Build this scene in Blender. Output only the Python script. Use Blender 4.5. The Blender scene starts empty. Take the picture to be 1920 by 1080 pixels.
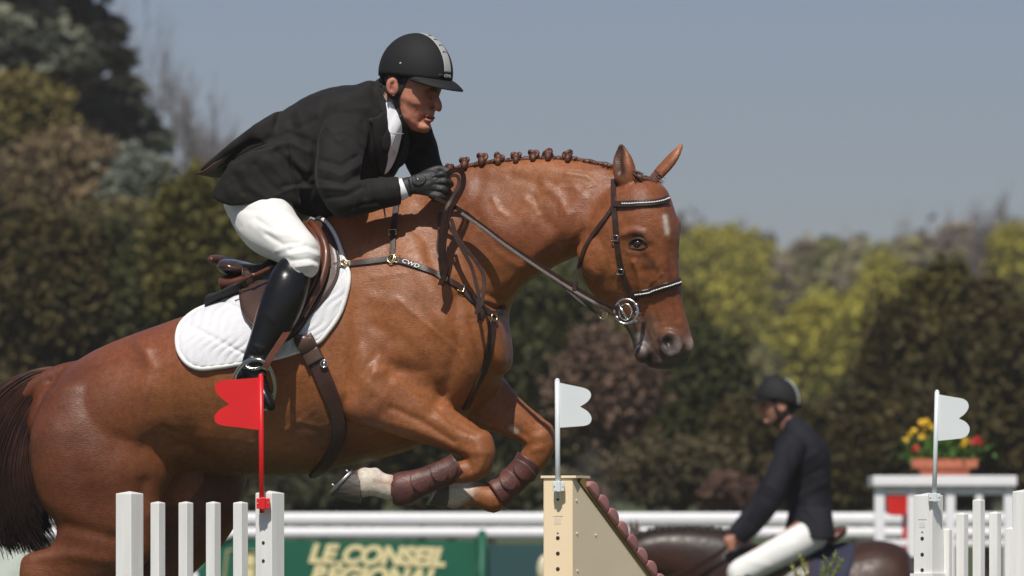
import bpy, bmesh, math, random
import numpy as np
from mathutils import Vector, Matrix
from mathutils.bvhtree import BVHTree

C = bpy.context.scene.collection
scene = bpy.context.scene
R = math.radians
D0 = 20.0; FK = 11000.0; HZ = 1040.0; CH = 1.5

# ---------------- camera, sky, sun, exposure ----------------
cam_d = bpy.data.cameras.new('camera'); cam = bpy.data.objects.new('camera', cam_d); C.objects.link(cam)
cam.location = (0, -D0, CH); cam.rotation_euler = (R(90), 0, 0)
cam_d.sensor_width = 36; cam_d.lens = 36*FK/1920; cam_d.shift_y = (HZ-540)/1920
cam_d.clip_start = .5; cam_d.clip_end = 3000
cam_d.dof.use_dof = True; cam_d.dof.focus_distance = D0-.25; cam_d.dof.aperture_fstop = 4.9
scene.camera = cam
SUN_EL = 54.0; SUN_AZ = 9.0       # light travels straight away from the camera
w = bpy.data.worlds.new('World'); scene.world = w; w.use_nodes = True
nt = w.node_tree; bg = nt.nodes['Background']
sky = nt.nodes.new('ShaderNodeTexSky'); sky.sky_type = 'NISHITA'; sky.sun_disc = False
sky.sun_elevation = R(SUN_EL); sky.sun_rotation = R(180+SUN_AZ)
sky.air_density = 1.0; sky.dust_density = 1.0; sky.ozone_density = 4.0
tint = nt.nodes.new('ShaderNodeMix'); tint.data_type = 'RGBA'; tint.blend_type = 'MULTIPLY'; tint.inputs[0].default_value = 1; tint.inputs[7].default_value = (1.0, .90, .97, 1)
nt.links.new(sky.outputs[0], tint.inputs[6]); nt.links.new(tint.outputs[2], bg.inputs[0]); bg.inputs[1].default_value = 0.068
sd = bpy.data.lights.new('sun', 'SUN'); sd.energy = 4.5; sd.angle = R(.53); sd.color = (1, .955, .88)
sun = bpy.data.objects.new('sun', sd); C.objects.link(sun)
ld = Vector((math.sin(R(SUN_AZ))*math.cos(R(SUN_EL)), math.cos(R(SUN_AZ))*math.cos(R(SUN_EL)), -math.sin(R(SUN_EL))))
sun.rotation_euler = ld.to_track_quat('-Z', 'Y').to_euler(); sun.location = (-4, -8, 12)
scene.view_settings.view_transform = 'Standard'; scene.view_settings.look = 'None'
scene.view_settings.exposure = 0.0; scene.view_settings.gamma = 1
scene.render.resolution_x = 1024; scene.render.resolution_y = 576

# ---------------- helpers ----------------
def P(px, py, y=0.0):
    d = D0+y
    return Vector(((px-960)/FK*d, y, CH+(HZ-py)/FK*d))
def link(name, me, parent=None, mat=None, smooth=True):
    o = bpy.data.objects.new(name, me); C.objects.link(o)
    if parent is not None: o.parent = parent
    if mat is not None: me.materials.clear(); me.materials.append(mat)
    if smooth: me.shade_smooth()
    return o
def thing(name, label, cat, group=None):
    o = bpy.data.objects.new(name, None); C.objects.link(o); o.empty_display_size = .1
    o['label'] = label; o['category'] = cat
    if group: o['group'] = group
    return o
def tag(o, label, cat=None, group=None, kind=None):
    if label: o['label'] = label
    if cat: o['category'] = cat
    if group: o['group'] = group
    if kind: o['kind'] = kind
    return o
def setbase(root, loc):
    """move a thing's empty to loc keeping its children where they are"""
    root.location = loc
    M = Matrix.Translation(Vector(loc)).inverted()
    for ch in list(root.children): ch.matrix_parent_inverse = M

class MB:
    def __init__(s): s.v = []; s.f = []
    def add(s, vs, fs):
        n = len(s.v); s.v.extend([tuple(q) for q in vs]); s.f.extend([tuple(i+n for i in f) for f in fs]); return s
    def mesh(s, name='m'):
        me = bpy.data.meshes.new(name); me.from_pydata(s.v, [], s.f); me.update(); return me
    def build(s, name, mat, parent=None, smooth=True, sharp=False):
        me = s.mesh(name); o = link(name, me, parent, mat, smooth)
        if sharp: me.set_sharp_from_angle(angle=R(33))
        return o
    def box(s, c, sx, sy, sz, M=None, taper=1.0):
        vs = []
        for z in (-1, 1):
            for (x, y) in ((-1,-1),(1,-1),(1,1),(-1,1)):
                k = taper if z > 0 else 1
                q = Vector((x*sx/2*k, y*sy/2*k, z*sz/2))
                if M: q = M @ q
                vs.append(q+Vector(c))
        return s.add(vs, [(0,3,2,1),(4,5,6,7),(0,1,5,4),(1,2,6,5),(2,3,7,6),(3,0,4,7)])
    def tube(s, pts, r, n=8, cap=True):
        pts = [Vector(p) for p in pts]; N = len(pts)
        rs = r if hasattr(r, '__len__') else [r]*N
        up = None; vs = []
        for i, p in enumerate(pts):
            t = (pts[min(i+1, N-1)]-pts[max(i-1, 0)]).normalized()
            if up is None:
                up = t.orthogonal().normalized()
            else:
                up = (up-t*up.dot(t))
                up = up.normalized() if up.length > 1e-6 else t.orthogonal().normalized()
            b = t.cross(up)
            for k in range(n):
                a = 2*math.pi*k/n; vs.append(p+(up*math.cos(a)+b*math.sin(a))*rs[i])
        fs = [(i*n+k, i*n+(k+1)%n, (i+1)*n+(k+1)%n, (i+1)*n+k) for i in range(N-1) for k in range(n)]
        if cap: fs += [tuple(range(n))[::-1], tuple((N-1)*n+k for k in range(n))]
        return s.add(vs, fs)
    def ribbon(s, pts, nors, wd, th):
        """flat strap along pts; nors = outward normals; rounded-box section"""
        N = len(pts); vs = []
        ws = wd if hasattr(wd, '__len__') else [wd]*N
        for i in range(N):
            t = (pts[min(i+1, N-1)]-pts[max(i-1, 0)]).normalized(); n = nors[i]
            sd_ = t.cross(n).normalized(); n = sd_.cross(t).normalized()
            w2 = ws[i]/2
            for (a, b) in ((-1,0),(-.97,.75),(-.86,1),(0,1.06),(.86,1),(.97,.75),(1,0),(1,-.3),(-1,-.3)):
                vs.append(pts[i]+sd_*(a*w2)+n*(b*th))
        m = 9
        fs = [(i*m+k, i*m+(k+1)%m, (i+1)*m+(k+1)%m, (i+1)*m+k) for i in range(N-1) for k in range(m)]
        fs += [tuple(range(m))[::-1], tuple((N-1)*m+k for k in range(m))]
        return s.add(vs, fs)
    def prism(s, poly, depthv, front=None):
        """poly: list of 3D points, extruded by vector depthv"""
        n = len(poly); dv = Vector(depthv)
        vs = [Vector(p) for p in poly]+[Vector(p)+dv for p in poly]
        fs = [tuple(range(n)), tuple(range(2*n-1, n-1, -1))]+[(i, i+n, (i+1)%n+n, (i+1)%n) for i in range(n)]
        return s.add(vs, fs)
    def sphere(s, c, r, nu=16, nv=10, M=None):
        r = r if hasattr(r, '__len__') else (r, r, r); vs = []
        for j in range(1, nv):
            b = math.pi*j/nv
            for i in range(nu):
                a = 2*math.pi*i/nu
                q = Vector((r[0]*math.sin(b)*math.cos(a), r[1]*math.sin(b)*math.sin(a), r[2]*math.cos(b)))
                if M: q = M @ q
                vs.append(q+Vector(c))
        t = Vector((0,0,r[2])); u = Vector((0,0,-r[2]))
        if M: t = M@t; u = M@u
        vs += [t+Vector(c), u+Vector(c)]; k = len(vs)
        fs = [(j*nu+i, (j+1)*nu+i, (j+1)*nu+(i+1)%nu, j*nu+(i+1)%nu) for j in range(nv-2) for i in range(nu)]
        fs += [(i, (i+1)%nu, k-2) for i in range(nu)]+[((nv-2)*nu+(i+1)%nu, (nv-2)*nu+i, k-1) for i in range(nu)]
        return s.add(vs, fs)

def chaikin(poly, it=3):
    for _ in range(it):
        o = []
        for a, b in zip(poly, poly[1:]+poly[:1]):
            o += [(a[0]*.75+b[0]*.25, a[1]*.75+b[1]*.25), (a[0]*.25+b[0]*.75, a[1]*.25+b[1]*.75)]
        poly = o
    return poly
def catmull(X, m):
    X = np.asarray(X, float); n = len(X)
    if m <= 1 or n < 3: return X
    out = []
    for i in range(n-1):
        p0 = X[i-1] if i > 0 else 2*X[i]-X[i+1]; p1 = X[i]; p2 = X[i+1]; p3 = X[i+2] if i+2 < n else 2*X[i+1]-X[i]
        for j in range(m):
            t = j/m
            out.append(.5*((2*p1)+(-p0+p2)*t+(2*p0-5*p1+4*p2-p3)*t*t+(-p0+3*p1-3*p2+p3)*t**3))
    out.append(X[-1]); return np.array(out)
def loft3(mb, secs, n=32, m=4, cap0=.8, cap1=.8):
    """secs: rows [Cx,Cy,Cz, Ax,Ay,Az, Bx,By,Bz, k, p]"""
    S = catmull(np.array(secs, float), m)
    def ends(s0, s1, cs):
        d = s0[:3]-s1[:3]; d = d/(np.linalg.norm(d)+1e-9); L = min(np.linalg.norm(s0[3:6]), np.linalg.norm(s0[6:9]))*cs
        o = []
        for a in (25, 50, 70, 84):
            q = s0.copy(); q[:3] = s0[:3]+d*L*math.sin(R(a)); q[3:9] = s0[3:9]*math.cos(R(a)); o.append(q)
        return o
    rows = ends(S[0], S[1], cap0)[::-1]+list(S)+ends(S[-1], S[-2], cap1)
    t = np.arange(n)*2*math.pi/n; vs = []
    for q in rows:
        e = 2/max(q[10], .5); c = np.sign(np.cos(t))*np.abs(np.cos(t))**e; s = np.sign(np.sin(t))*np.abs(np.sin(t))**e
        wv = 1+q[9]*c
        vs.append(q[None,:3]+c[:,None]*q[None,3:6]+(s*wv)[:,None]*q[None,6:9])
    V = np.concatenate(vs); N = len(rows)
    fs = [(i*n+k, i*n+(k+1)%n, (i+1)*n+(k+1)%n, (i+1)*n+k) for i in range(N-1) for k in range(n)]
    fs += [tuple(range(n))[::-1], tuple((N-1)*n+k for k in range(n))]
    return mb.add(V.tolist(), fs)
def sec(a, b, hw, y, lat, k=0., p=2.):
    """outline pair a,b in photo pixels, at depth y; lat = unit lateral vector (3-D), hw metres"""
    A_ = P(a[0], a[1], y); B_ = P(b[0], b[1], y)
    c = (A_+B_)/2; d = (A_-B_)/2; l = lat*hw
    return [*c, *d, *l, k, p]
def limb(mb, pts, m=4, n=20, cap0=.8, cap1=.8):
    """pts: (px,py,y, r_plane_px, r_depth_px)"""
    Q = [P(a[0], a[1], a[2]) for a in pts]; secs = []
    for i, a in enumerate(pts):
        t = (Q[min(i+1, len(Q)-1)]-Q[max(i-1, 0)]).normalized()
        yv = Vector((0,-1,0)); B_ = yv-t*yv.dot(t)
        B_ = B_.normalized() if B_.length > .2 else Vector((1,0,0)); A_ = B_.cross(t).normalized()
        s_ = (D0+a[2])/FK
        secs.append([*Q[i], *(A_*a[3]*s_), *(B_*a[4]*s_), 0, 2.1])
    return loft3(mb, secs, n, m, cap0, cap1)

def proj(V):
    d = V[:,1]+D0
    return np.stack([V[:,0]/d*FK+960, HZ-(V[:,2]-CH)/d*FK], 1)
def pdist(uv, pl):
    pl = np.array(pl, float); best = np.full(len(uv), 1e9)
    if len(pl) == 1: return np.hypot(uv[:,0]-pl[0,0], uv[:,1]-pl[0,1])
    for a, b in zip(pl[:-1], pl[1:]):
        ab = b-a; t = np.clip(((uv-a)@ab)/(ab@ab+1e-9), 0, 1); q = a+t[:,None]*ab
        best = np.minimum(best, np.hypot(*(uv-q).T))
    return best
def arrs(me):
    n = len(me.vertices); V = np.empty(n*3); me.vertices.foreach_get('co', V); N = np.empty(n*3); me.vertices.foreach_get('normal', N)
    return V.reshape(-1,3), N.reshape(-1,3)
def setv(me, V):
    me.vertices.foreach_set('co', V.ravel()); me.update()
def lap(me, iters, wfun=None, lam=.5):
    V, _ = arrs(me); E = np.empty(len(me.edges)*2, np.int64); me.edges.foreach_get('vertices', E); E = E.reshape(-1,2)
    deg = np.bincount(E.ravel(), minlength=len(V)).astype(float)
    w = 1.0 if wfun is None else wfun(V)[:,None]
    for it in range(iters):
        l = lam if it % 2 == 0 else -lam*.92      # Taubin: smooths without much shrinking
        S = np.zeros_like(V)
        for c in range(3):
            S[:,c] = np.bincount(E[:,0], V[E[:,1],c], len(V))+np.bincount(E[:,1], V[E[:,0],c], len(V))
        V += (S/np.maximum(deg, 1)[:,None]-V)*l*w
    setv(me, V)
def remesh(mb, vox, adapt=0):
    me = mb.mesh('t'); bm = bmesh.new(); bm.from_mesh(me); bmesh.ops.recalc_face_normals(bm, faces=bm.faces); bm.to_mesh(me); bm.free()
    o = bpy.data.objects.new('t', me); C.objects.link(o)
    md = o.modifiers.new('r', 'REMESH'); md.mode = 'VOXEL'; md.voxel_size = vox; md.adaptivity = adapt
    dg = bpy.context.evaluated_depsgraph_get(); dg.update()
    r = bpy.data.meshes.new_from_object(o.evaluated_get(dg)); bpy.data.objects.remove(o); bpy.data.meshes.remove(me)
    return r
def sculpt(me, strokes, facing=True):
    """strokes: (polyline px, radius px, amplitude mm[, sharpness][, smooth])"""
    for s in strokes:
        V, N = arrs(me); uv = proj(V)
        d = pdist(uv, s[0])/s[1]; p = s[3] if len(s) > 3 else 2
        a = np.exp(-np.abs(d)**p)*s[2]/1000.
        if facing: a *= np.clip(-N[:,1]*2.2-.1, 0, 1)
        setv(me, V+N*a[:,None])
def surfnoise(me, scale, amp, seed=0, octaves=2, mask=None):
    V, N = arrs(me); rs = np.random.RandomState(seed); a = np.zeros(len(V))
    for o in range(octaves):
        for k in range(7):
            d = rs.normal(size=3); d /= np.linalg.norm(d); f = 2*math.pi*scale*(2**o)*rs.uniform(.6, 1.5)
            a += np.sin(V@d*f+rs.uniform(0, 6.28)+1.5*np.sin(V@rs.normal(size=3)*scale*3))/(7*1.6**o)
    if mask is not None: a *= mask(V, N)
    setv(me, V+N*(a*amp/1000.)[:,None])
def vcol(me, base, paints, facing=True):
    """paints: (polyline px, radius px, rgb, sharp[, strength])"""
    V, N = arrs(me); uv = proj(V); c = np.tile(np.array([*base, 1.]), (len(V), 1))
    for p in paints:
        d = pdist(uv, p[0])/p[1]; a = 1/(1+np.exp((d-1)*p[3]))
        a *= p[4] if len(p) > 4 else 1
        if len(p) > 5 and p[5] is not None: a = a*p[5](V, N)
        c[:,:3] = c[:,:3]*(1-a[:,None])+np.array(p[2])*a[:,None]
    at = me.color_attributes.new('col', 'FLOAT_COLOR', 'POINT'); at.data.foreach_set('color', c.ravel())

_bv = {}
def make_bvh(*meshes):
    vs = []; fs = []
    for me in meshes:
        n = len(vs); vs.extend([v.co.copy() for v in me.vertices]); fs.extend([[i+n for i in p.vertices] for p in me.polygons])
    return BVHTree.FromPolygons(vs, fs)
CAMP = Vector((0, -D0, CH))
def hit(bv, px, py, off=0.0, y0=None):
    q = P(px, py, 0); d = (q-CAMP).normalized()
    loc, nor, i, ds = bv.ray_cast(CAMP, d)
    if loc is None: return None, None
    return loc+nor*off, nor
def hitf(bv, px, py, step=3):
    for k in range(80):
        l, n = hit(bv, px, py+k*step)
        if l is not None: return P(px, py, l.y+k*.002), n
    for k in range(80):
        l, n = hit(bv, px, py-k*step)
        if l is not None: return P(px, py, l.y), n
    for k in range(80):
        l, n = hit(bv, px-k*step, py)
        if l is not None: return P(px, py, l.y), n
    return P(px, py, 0), Vector((0,-1,0))
def dens(pts, m=8):
    return catmull(np.array(pts, float), m)
def strap(mb, bv, pts, wd, th=.004, off=.001, m=8, fallback=None, smooth=2, nmix=.0):
    """strap lying on the surface seen at photo pixels pts; width in metres"""
    D = dens(pts, m); ps = []; ns = []
    for q in D:
        l, n = hit(bv, q[0], q[1])
        if l is None:
            if not ps: l, n = hitf(bv, q[0], q[1]); ps.append(l.copy()); ns.append(n.copy()); continue
            l = P(q[0], q[1], ps[-1].y); n = ns[-1].copy()
        if ps and abs(l.y-ps[-1].y) > .09:
            l = P(q[0], q[1], ps[-1].y); n = ns[-1].copy()
        ps.append(l.copy()); ns.append(n.copy())
    for _ in range(smooth):
        ns = [(ns[max(i-1,0)]+ns[i]*2+ns[min(i+1,len(ns)-1)]).normalized() for i in range(len(ns))]
        pp = [p.copy() for p in ps]
        for i in range(1, len(ps)-1):
            av = (pp[i-1]+pp[i+1])/2; ps[i] = pp[i]*.5+av*.5
    ps = [p+n*off for p, n in zip(ps, ns)]
    mb.ribbon(ps, ns, wd, th); return ps, ns
def ring(mb, c, nor, r, t, sx=1, sy=1, n=24, k=8, rot=0):
    nor = Vector(nor).normalized(); u = nor.orthogonal().normalized(); zx = Vector((0,0,1)); zx = (zx-nor*zx.dot(nor))
    if zx.length > .1: u = zx.normalized()
    u = Matrix.Rotation(rot, 3, nor) @ u; v = nor.cross(u)
    pts = [Vector(c)+u*math.cos(a)*r*sy+v*math.sin(a)*r*sx for a in [2*math.pi*i/n for i in range(n+1)]]
    return mb.tube(pts, t, k, cap=False)

# ---------------- materials ----------------
def new_mat(name):
    m = bpy.data.materials.new(name); m.use_nodes = True; nt = m.node_tree
    return m, nt, nt.nodes['Principled BSDF']
def mat(name, col, rough=.6, var=.15, vscale=8., bump=.0, bscale=60., spec=.5, metal=0., col2=None, attr=False, sheen=0., coat=0., stretch=None, detail=4., bdist=.01, v2=None):
    m, nt, b = new_mat(name); L = nt.links; N = nt.nodes
    tc = N.new('ShaderNodeTexCoord'); mp = N.new('ShaderNodeMapping'); L.new(tc.outputs['Object'], mp.inputs[0])
    if stretch: mp.inputs['Scale'].default_value = stretch
    nz = N.new('ShaderNodeTexNoise'); nz.inputs['Scale'].default_value = vscale; nz.inputs['Detail'].default_value = detail
    L.new(mp.outputs[0], nz.inputs[0])
    rp = N.new('ShaderNodeMapRange'); rp.inputs[1].default_value = .3; rp.inputs[2].default_value = .7
    L.new(nz.outputs[0], rp.inputs[0])
    mx = N.new('ShaderNodeMix'); mx.data_type = 'RGBA'; L.new(rp.outputs[0], mx.inputs[0])
    c2 = col2 if col2 else tuple(min(1, c*(1+var)) for c in col); c1 = col if col2 else tuple(c*(1-var) for c in col)
    mx.inputs[6].default_value = (*c1, 1); mx.inputs[7].default_value = (*c2, 1); out = mx.outputs[2]
    if attr:
        at = N.new('ShaderNodeAttribute'); at.attribute_name = 'col'
        m2 = N.new('ShaderNodeMix'); m2.data_type = 'RGBA'; m2.blend_type = 'MULTIPLY'; m2.inputs[0].default_value = 1
        L.new(at.outputs[0], m2.inputs[6]); L.new(out, m2.inputs[7]); out = m2.outputs[2]
    L.new(out, b.inputs['Base Color'])
    b.inputs['Roughness'].default_value = rough; b.inputs['Specular IOR Level'].default_value = spec; b.inputs['Metallic'].default_value = metal
    if sheen: b.inputs['Sheen Weight'].default_value = sheen; b.inputs['Sheen Roughness'].default_value = .4
    if coat: b.inputs['Coat Weight'].default_value = coat; b.inputs['Coat Roughness'].default_value = .12
    if bump:
        n2 = N.new('ShaderNodeTexNoise'); n2.inputs['Scale'].default_value = bscale; n2.inputs['Detail'].default_value = 3
        L.new(mp.outputs[0], n2.inputs[0]); bp = N.new('ShaderNodeBump'); bp.inputs['Strength'].default_value = bump; bp.inputs['Distance'].default_value = bdist
        L.new(n2.outputs[0], bp.inputs['Height']); L.new(bp.outputs[0], b.inputs['Normal'])
    return m
def text_mesh(name, s, size, mt, parent=None, extrude=.001, shear=0., offset=0., align='CENTER', sx=1.):
    cu = bpy.data.curves.new('t', 'FONT'); cu.body = s; cu.size = size; cu.extrude = extrude; cu.shear = shear; cu.offset = offset; cu.align_x = align; cu.align_y = 'CENTER'
    o = bpy.data.objects.new('t', cu); C.objects.link(o); dg = bpy.context.evaluated_depsgraph_get(); dg.update()
    me = bpy.data.meshes.new_from_object(o.evaluated_get(dg)); bpy.data.objects.remove(o); me.name = name
    for v in me.vertices: v.co.x *= sx
    r = link(name, me, parent, mt, False); return r
def orient(o, loc, xdir, nor):
    nor = Vector(nor).normalized(); x = Vector(xdir); x = (x-nor*x.dot(nor)).normalized(); y = nor.cross(x)
    M = Matrix((x, y, nor)).transposed().to_4x4(); M.translation = loc; o.matrix_world = M
# ---------------- ground ----------------
def gz(x, y):
    a = min(1, max(0, (y-9)/14)); z = .42*a*a*(3-2*a)
    if y > 70: z += (y-70)*.030 if y < 420 else 350*.030
    return z
mg, ntg, bg_ = new_mat('grass_ground')
tc = ntg.nodes.new('ShaderNodeTexCoord'); n1 = ntg.nodes.new('ShaderNodeTexNoise'); n1.inputs['Scale'].default_value = .25; n1.inputs['Detail'].default_value = 8
n2 = ntg.nodes.new('ShaderNodeTexNoise'); n2.inputs['Scale'].default_value = 30
mx = ntg.nodes.new('ShaderNodeMix'); mx.data_type = 'RGBA'; mx.inputs[6].default_value = (.035,.06,.016,1); mx.inputs[7].default_value = (.07,.09,.03,1)
ntg.links.new(tc.outputs['Object'], n1.inputs[0]); ntg.links.new(tc.outputs['Object'], n2.inputs[0]); ntg.links.new(n1.outputs[0], mx.inputs[0]); ntg.links.new(mx.outputs[2], bg_.inputs['Base Color'])
bp_ = ntg.nodes.new('ShaderNodeBump'); bp_.inputs['Distance'].default_value = .03; ntg.links.new(n2.outputs[0], bp_.inputs['Height']); ntg.links.new(bp_.outputs[0], bg_.inputs['Normal'])
bg_.inputs['Roughness'].default_value = .9
ys_ = [-60,-20,-10,0,5,8]+list(range(9,26))+[30,40,55,70,90,120,170,240,330]; xs_ = [-330,-200,-120,-60,-40,-25,-15,-8,-4,0,4,8,15,25,40,60,120,200,330]
mb = MB(); mb.add([(x, y, gz(x, y)) for y in ys_ for x in xs_], [(j*len(xs_)+i, j*len(xs_)+i+1, (j+1)*len(xs_)+i+1, (j+1)*len(xs_)+i) for j in range(len(ys_)-1) for i in range(len(xs_)-1)])
tag(mb.build('ground', mg), None, kind='structure')

# ---------------- foliage ----------------
def quads(cent, size, cols, rs, flat=0.0, asp=1.6):
    n = len(cent); a = rs.normal(size=(n,3)); a /= np.linalg.norm(a, axis=1)[:,None]
    b = rs.normal(size=(n,3)); b[:,2] *= (1-flat); a[:,2] *= (1-flat)
    a /= np.linalg.norm(a, axis=1)[:,None]; b -= a*(a*b).sum(1)[:,None]; b /= np.linalg.norm(b, axis=1)[:,None]
    s = (size*rs.uniform(.6, 1.3, n))[:,None]
    v = np.stack([cent-a*s*asp*.5, cent+b*s*.38, cent+a*s*asp*.5, cent-b*s*.38], 1).reshape(-1,3)
    return v, np.repeat(cols, 4, 0)
def qmesh(name, v, c, mt, parent):
    n = len(v)//4; me = bpy.data.meshes.new(name); me.vertices.add(len(v)); me.vertices.foreach_set('co', v.ravel())
    me.loops.add(len(v)); me.loops.foreach_set('vertex_index', np.arange(len(v), dtype=np.int32)); me.polygons.add(n)
    me.polygons.foreach_set('loop_start', np.arange(0, len(v), 4, dtype=np.int32)); me.polygons.foreach_set('loop_total', np.full(n, 4, dtype=np.int32))
    me.update(); at = me.color_attributes.new('col', 'FLOAT_COLOR', 'POINT'); at.data.foreach_set('color', np.concatenate([c, np.ones((len(c),1))], 1).ravel())
    return link(name, me, parent, mt, False)
M_leaf = mat('foliage', (.9,.9,.9), .7, attr=True, vscale=.9, col2=(1.15,1.1,1.0), spec=.25)
M_bark = mat('bark', (.075,.055,.04), .9, vscale=6, col2=(.13,.10,.075), bump=.6, bscale=20, bdist=.03)
M_twig = mat('twigs', (.12,.10,.095), .9, vscale=2, col2=(.19,.155,.14))
def crown_pts(rs, c, rad, n, clumps, cr=.34, shell=.75, jag=.12):
    """points over clumps filling an ellipsoid crown; returns positions and clump index"""
    d = rs.normal(size=(clumps,3)); d /= np.linalg.norm(d, axis=1)[:,None]; r = rs.uniform(.35, 1.0, clumps)**.5*shell
    cc = d*r[:,None]; k = rs.randint(0, clumps, n); e = rs.normal(size=(n,3)); e /= np.linalg.norm(e, axis=1)[:,None]
    q = cc[k]+e*(cr*1.05*np.abs(rs.normal(size=n))**.8)[:,None]*rs.uniform(.7, 1.25, clumps)[k][:,None]
    return np.array(c)+q*np.array(rad), k
def W3(px, py, d): return P(px, py, d-D0)
def tree(name, label, cat, px, py, rpx, rpy, d, col, col2, n, size, seed, clumps=34, group=None, cr=.24, flat=0., trunk=True, shell=.75, twig=0):
    """crown centred at photo pixel (px,py) and distance d, radii in pixels"""
    rs = np.random.RandomState(seed); s = d/FK; c = W3(px, py, d); g = gz(c.x, c.y)
    root = thing(name, label, cat, group); root.location = (c.x, c.y, g); off = -np.array([c.x, c.y, g])
    pos, k = crown_pts(rs, c, (rpx*s, rpx*s*.8, rpy*s), n, clumps, cr, shell)
    pos = pos[pos[:,2] > g+.1] if True else pos; k = k[:len(pos)]
    t = rs.uniform(0, 1, clumps)[k][:,None]*.6+rs.uniform(0, 1, (len(pos),1))*.4
    cols = np.array(col)*(1-t)+np.array(col2)*t
    v, cc = quads(pos+off, size, cols, rs, flat); qmesh('crown', v, cc, M_leaf, root)
    if trunk:
        mb = MB(); R_ = max(.06, rpx*s*.06); rr = random.Random(seed); h = c.z-g
        pts = [Vector((rr.uniform(-.1,.1)*i*.3, rr.uniform(-.1,.1)*i*.3, h*i/4)) for i in range(5)]
        mb.tube(pts, [R_*(1.25-.22*i) for i in range(5)], 9)
        for i in range(7):
            a = rr.uniform(0, 6.28); b0 = pts[0].lerp(pts[-1], rr.uniform(.35, 1)); L_ = rpx*s*rr.uniform(.5, .9)
            mb.tube([b0, b0+Vector((math.cos(a)*L_*.5, math.sin(a)*L_*.4, L_*.25)), b0+Vector((math.cos(a)*L_, math.sin(a)*L_*.8, L_*.6))], [R_*.4, R_*.25, R_*.1], 6)
        mb.build('trunk', M_bark, root)
    return root
def bare(name, label, px, ptop, pw, d, seed, n0=5, mt=None, group=None, dens_=1.0, haze_=None, col=(.13,.11,.10)):
    rr = random.Random(seed); s = d/FK; g = gz(0, d-D0); b = W3(px, HZ, d); root = thing(name, label, 'tree', group); root.location = (b.x, b.y, g)
    top = W3(px, ptop, d).z-g; mb = MB(); tw = MB()
    def br(p, dr, L_, r, lv):
        q = [p]; dd = dr.copy()
        for i in range(3):
            dd = (dd+Vector((rr.gauss(0,.16), rr.gauss(0,.16), rr.gauss(.0,.12)))).normalized(); q.append(q[-1]+dd*L_/3)
        r = max(r, .016); (mb if lv < 3 else tw).tube(q, [r, r*.8, r*.7, r*.6], 5 if lv < 3 else 3, cap=False)
        if lv >= 5: return
        for i in range(max(3, int(rr.choice((4,5,5,6))*dens_))):
            f = rr.uniform(.35, 1); a = q[min(2,int(f*3))].lerp(q[min(3,int(f*3)+1)], f*3-int(f*3)) if f < 1 else q[-1]
            az = rr.uniform(0, 6.28); sp = rr.uniform(.55, 1.25); o = dd.orthogonal().normalized(); o.rotate(Matrix.Rotation(az, 3, dd)); br(a, (dd+o*sp).normalized(), L_*rr.uniform(.55,.78), r*.5, lv+1)
    H_ = top; br(Vector((0,0,0)), Vector((0,0,1)), H_*.42, .022*H_, 0)
    # fit spread to the wanted width and height
    V = np.array(mb.v+tw.v); hx = np.percentile(np.abs(V[:,0]), 90); hz_ = np.percentile(V[:,2], 99.5)
    kx = pw*s/hx; kz = top/hz_
    for m_ in (mb, tw): m_.v = [(v[0]*kx, v[1]*kx, v[2]*kz) for v in m_.v]
    mb.build('trunk', M_bark, root); tw.build('twigs', mt or M_twig, root)
    return root
# far wood on the hill: one mass, air haze plus haze painted in pal
rs = np.random.RandomState(5); pos = []; cols = []
pal = [(.16,.125,.085),(.19,.155,.115),(.15,.14,.07),(.19,.19,.06),(.15,.15,.07),(.20,.165,.125)]
def topline(px): return np.interp(px, [-900,-300,100,400,700,1000,1250,1330,1400,1500,1560,1640,1700,1760,1810,1870,1960,2300,2900], [380,360,420,420,440,440,425,445,458,462,455,462,440,452,445,428,430,410,400])
for i in range(110):
    px = rs.uniform(-700, 2700); d = rs.uniform(170, 260); s = d/FK; rp = rs.uniform(30, 60)*200/d; tp = topline(px)+rp*1.05+rs.uniform(-8, 18)+(0 if i%2 else rs.uniform(20,180))
    c = W3(px, tp, d); p, k = crown_pts(rs, c, (rp*s, rp*s, rp*s*1.35), 2400, 50, .36)
    base = np.array(pal[rs.randint(len(pal))]); cl = base*rs.uniform(.8, 1.2, (50,1))[k]
    pos.append(p); cols.append(cl)
    # stems and lower growth down to the ground
    m = 500; q = np.stack([c.x+rs.uniform(-1,1,m)*rp*s, c.y+rs.uniform(-1,1,m)*3, np.zeros(m)], 1); g_ = gz(0, c.y); q[:,2] = rs.uniform(g_, c.z, m)
    pos.append(q); cols.append(np.tile(base*.8, (m,1)))
def ripple(x, y, sc, sd_):
    r_ = np.random.RandomState(sd_); o = np.zeros(len(x))
    for k in range(10): a = r_.normal(size=2)*sc; o += np.sin(a[0]*x+a[1]*y+r_.uniform(0, 6.28))
    return o/5
m = 330000; px = rs.uniform(-1100, 3100, m); d = rs.uniform(175, 262, m); yy_ = d-D0; xx_ = (px-960)/FK*d
tops = CH+(HZ-topline(px)-24-7*ripple(px, d*0, .03, 3)-5*ripple(px, d*0, .11, 4)+rs.exponential(5, m)*rs.choice((0,0,1), m))/FK*d
gnd = np.array([gz(0, y) for y in np.linspace(150, 245, 200)]); g_ = np.interp(yy_, np.linspace(150, 245, 200), gnd)
zz = g_+(tops-g_)*rs.uniform(0, 1, m)**.45
t1 = ripple(px, zz*40+d*3, .03, 7); t2 = ripple(px, zz*40-d*2, .022, 8)
pc_ = np.array(pal); ci = np.clip(((t1+1.5)/3*len(pal)+rs.normal(size=m)*.6).astype(int), 0, len(pal)-1)
pos.append(np.stack([xx_, yy_, zz], 1)); cols.append(pc_[ci]*(1+.16*t2)[:,None]*rs.uniform(.85, 1.15, (m,1)))
pos = np.concatenate(pos); cols = np.concatenate(cols); v, cc = quads(pos, .36, cols, rs)
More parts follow.
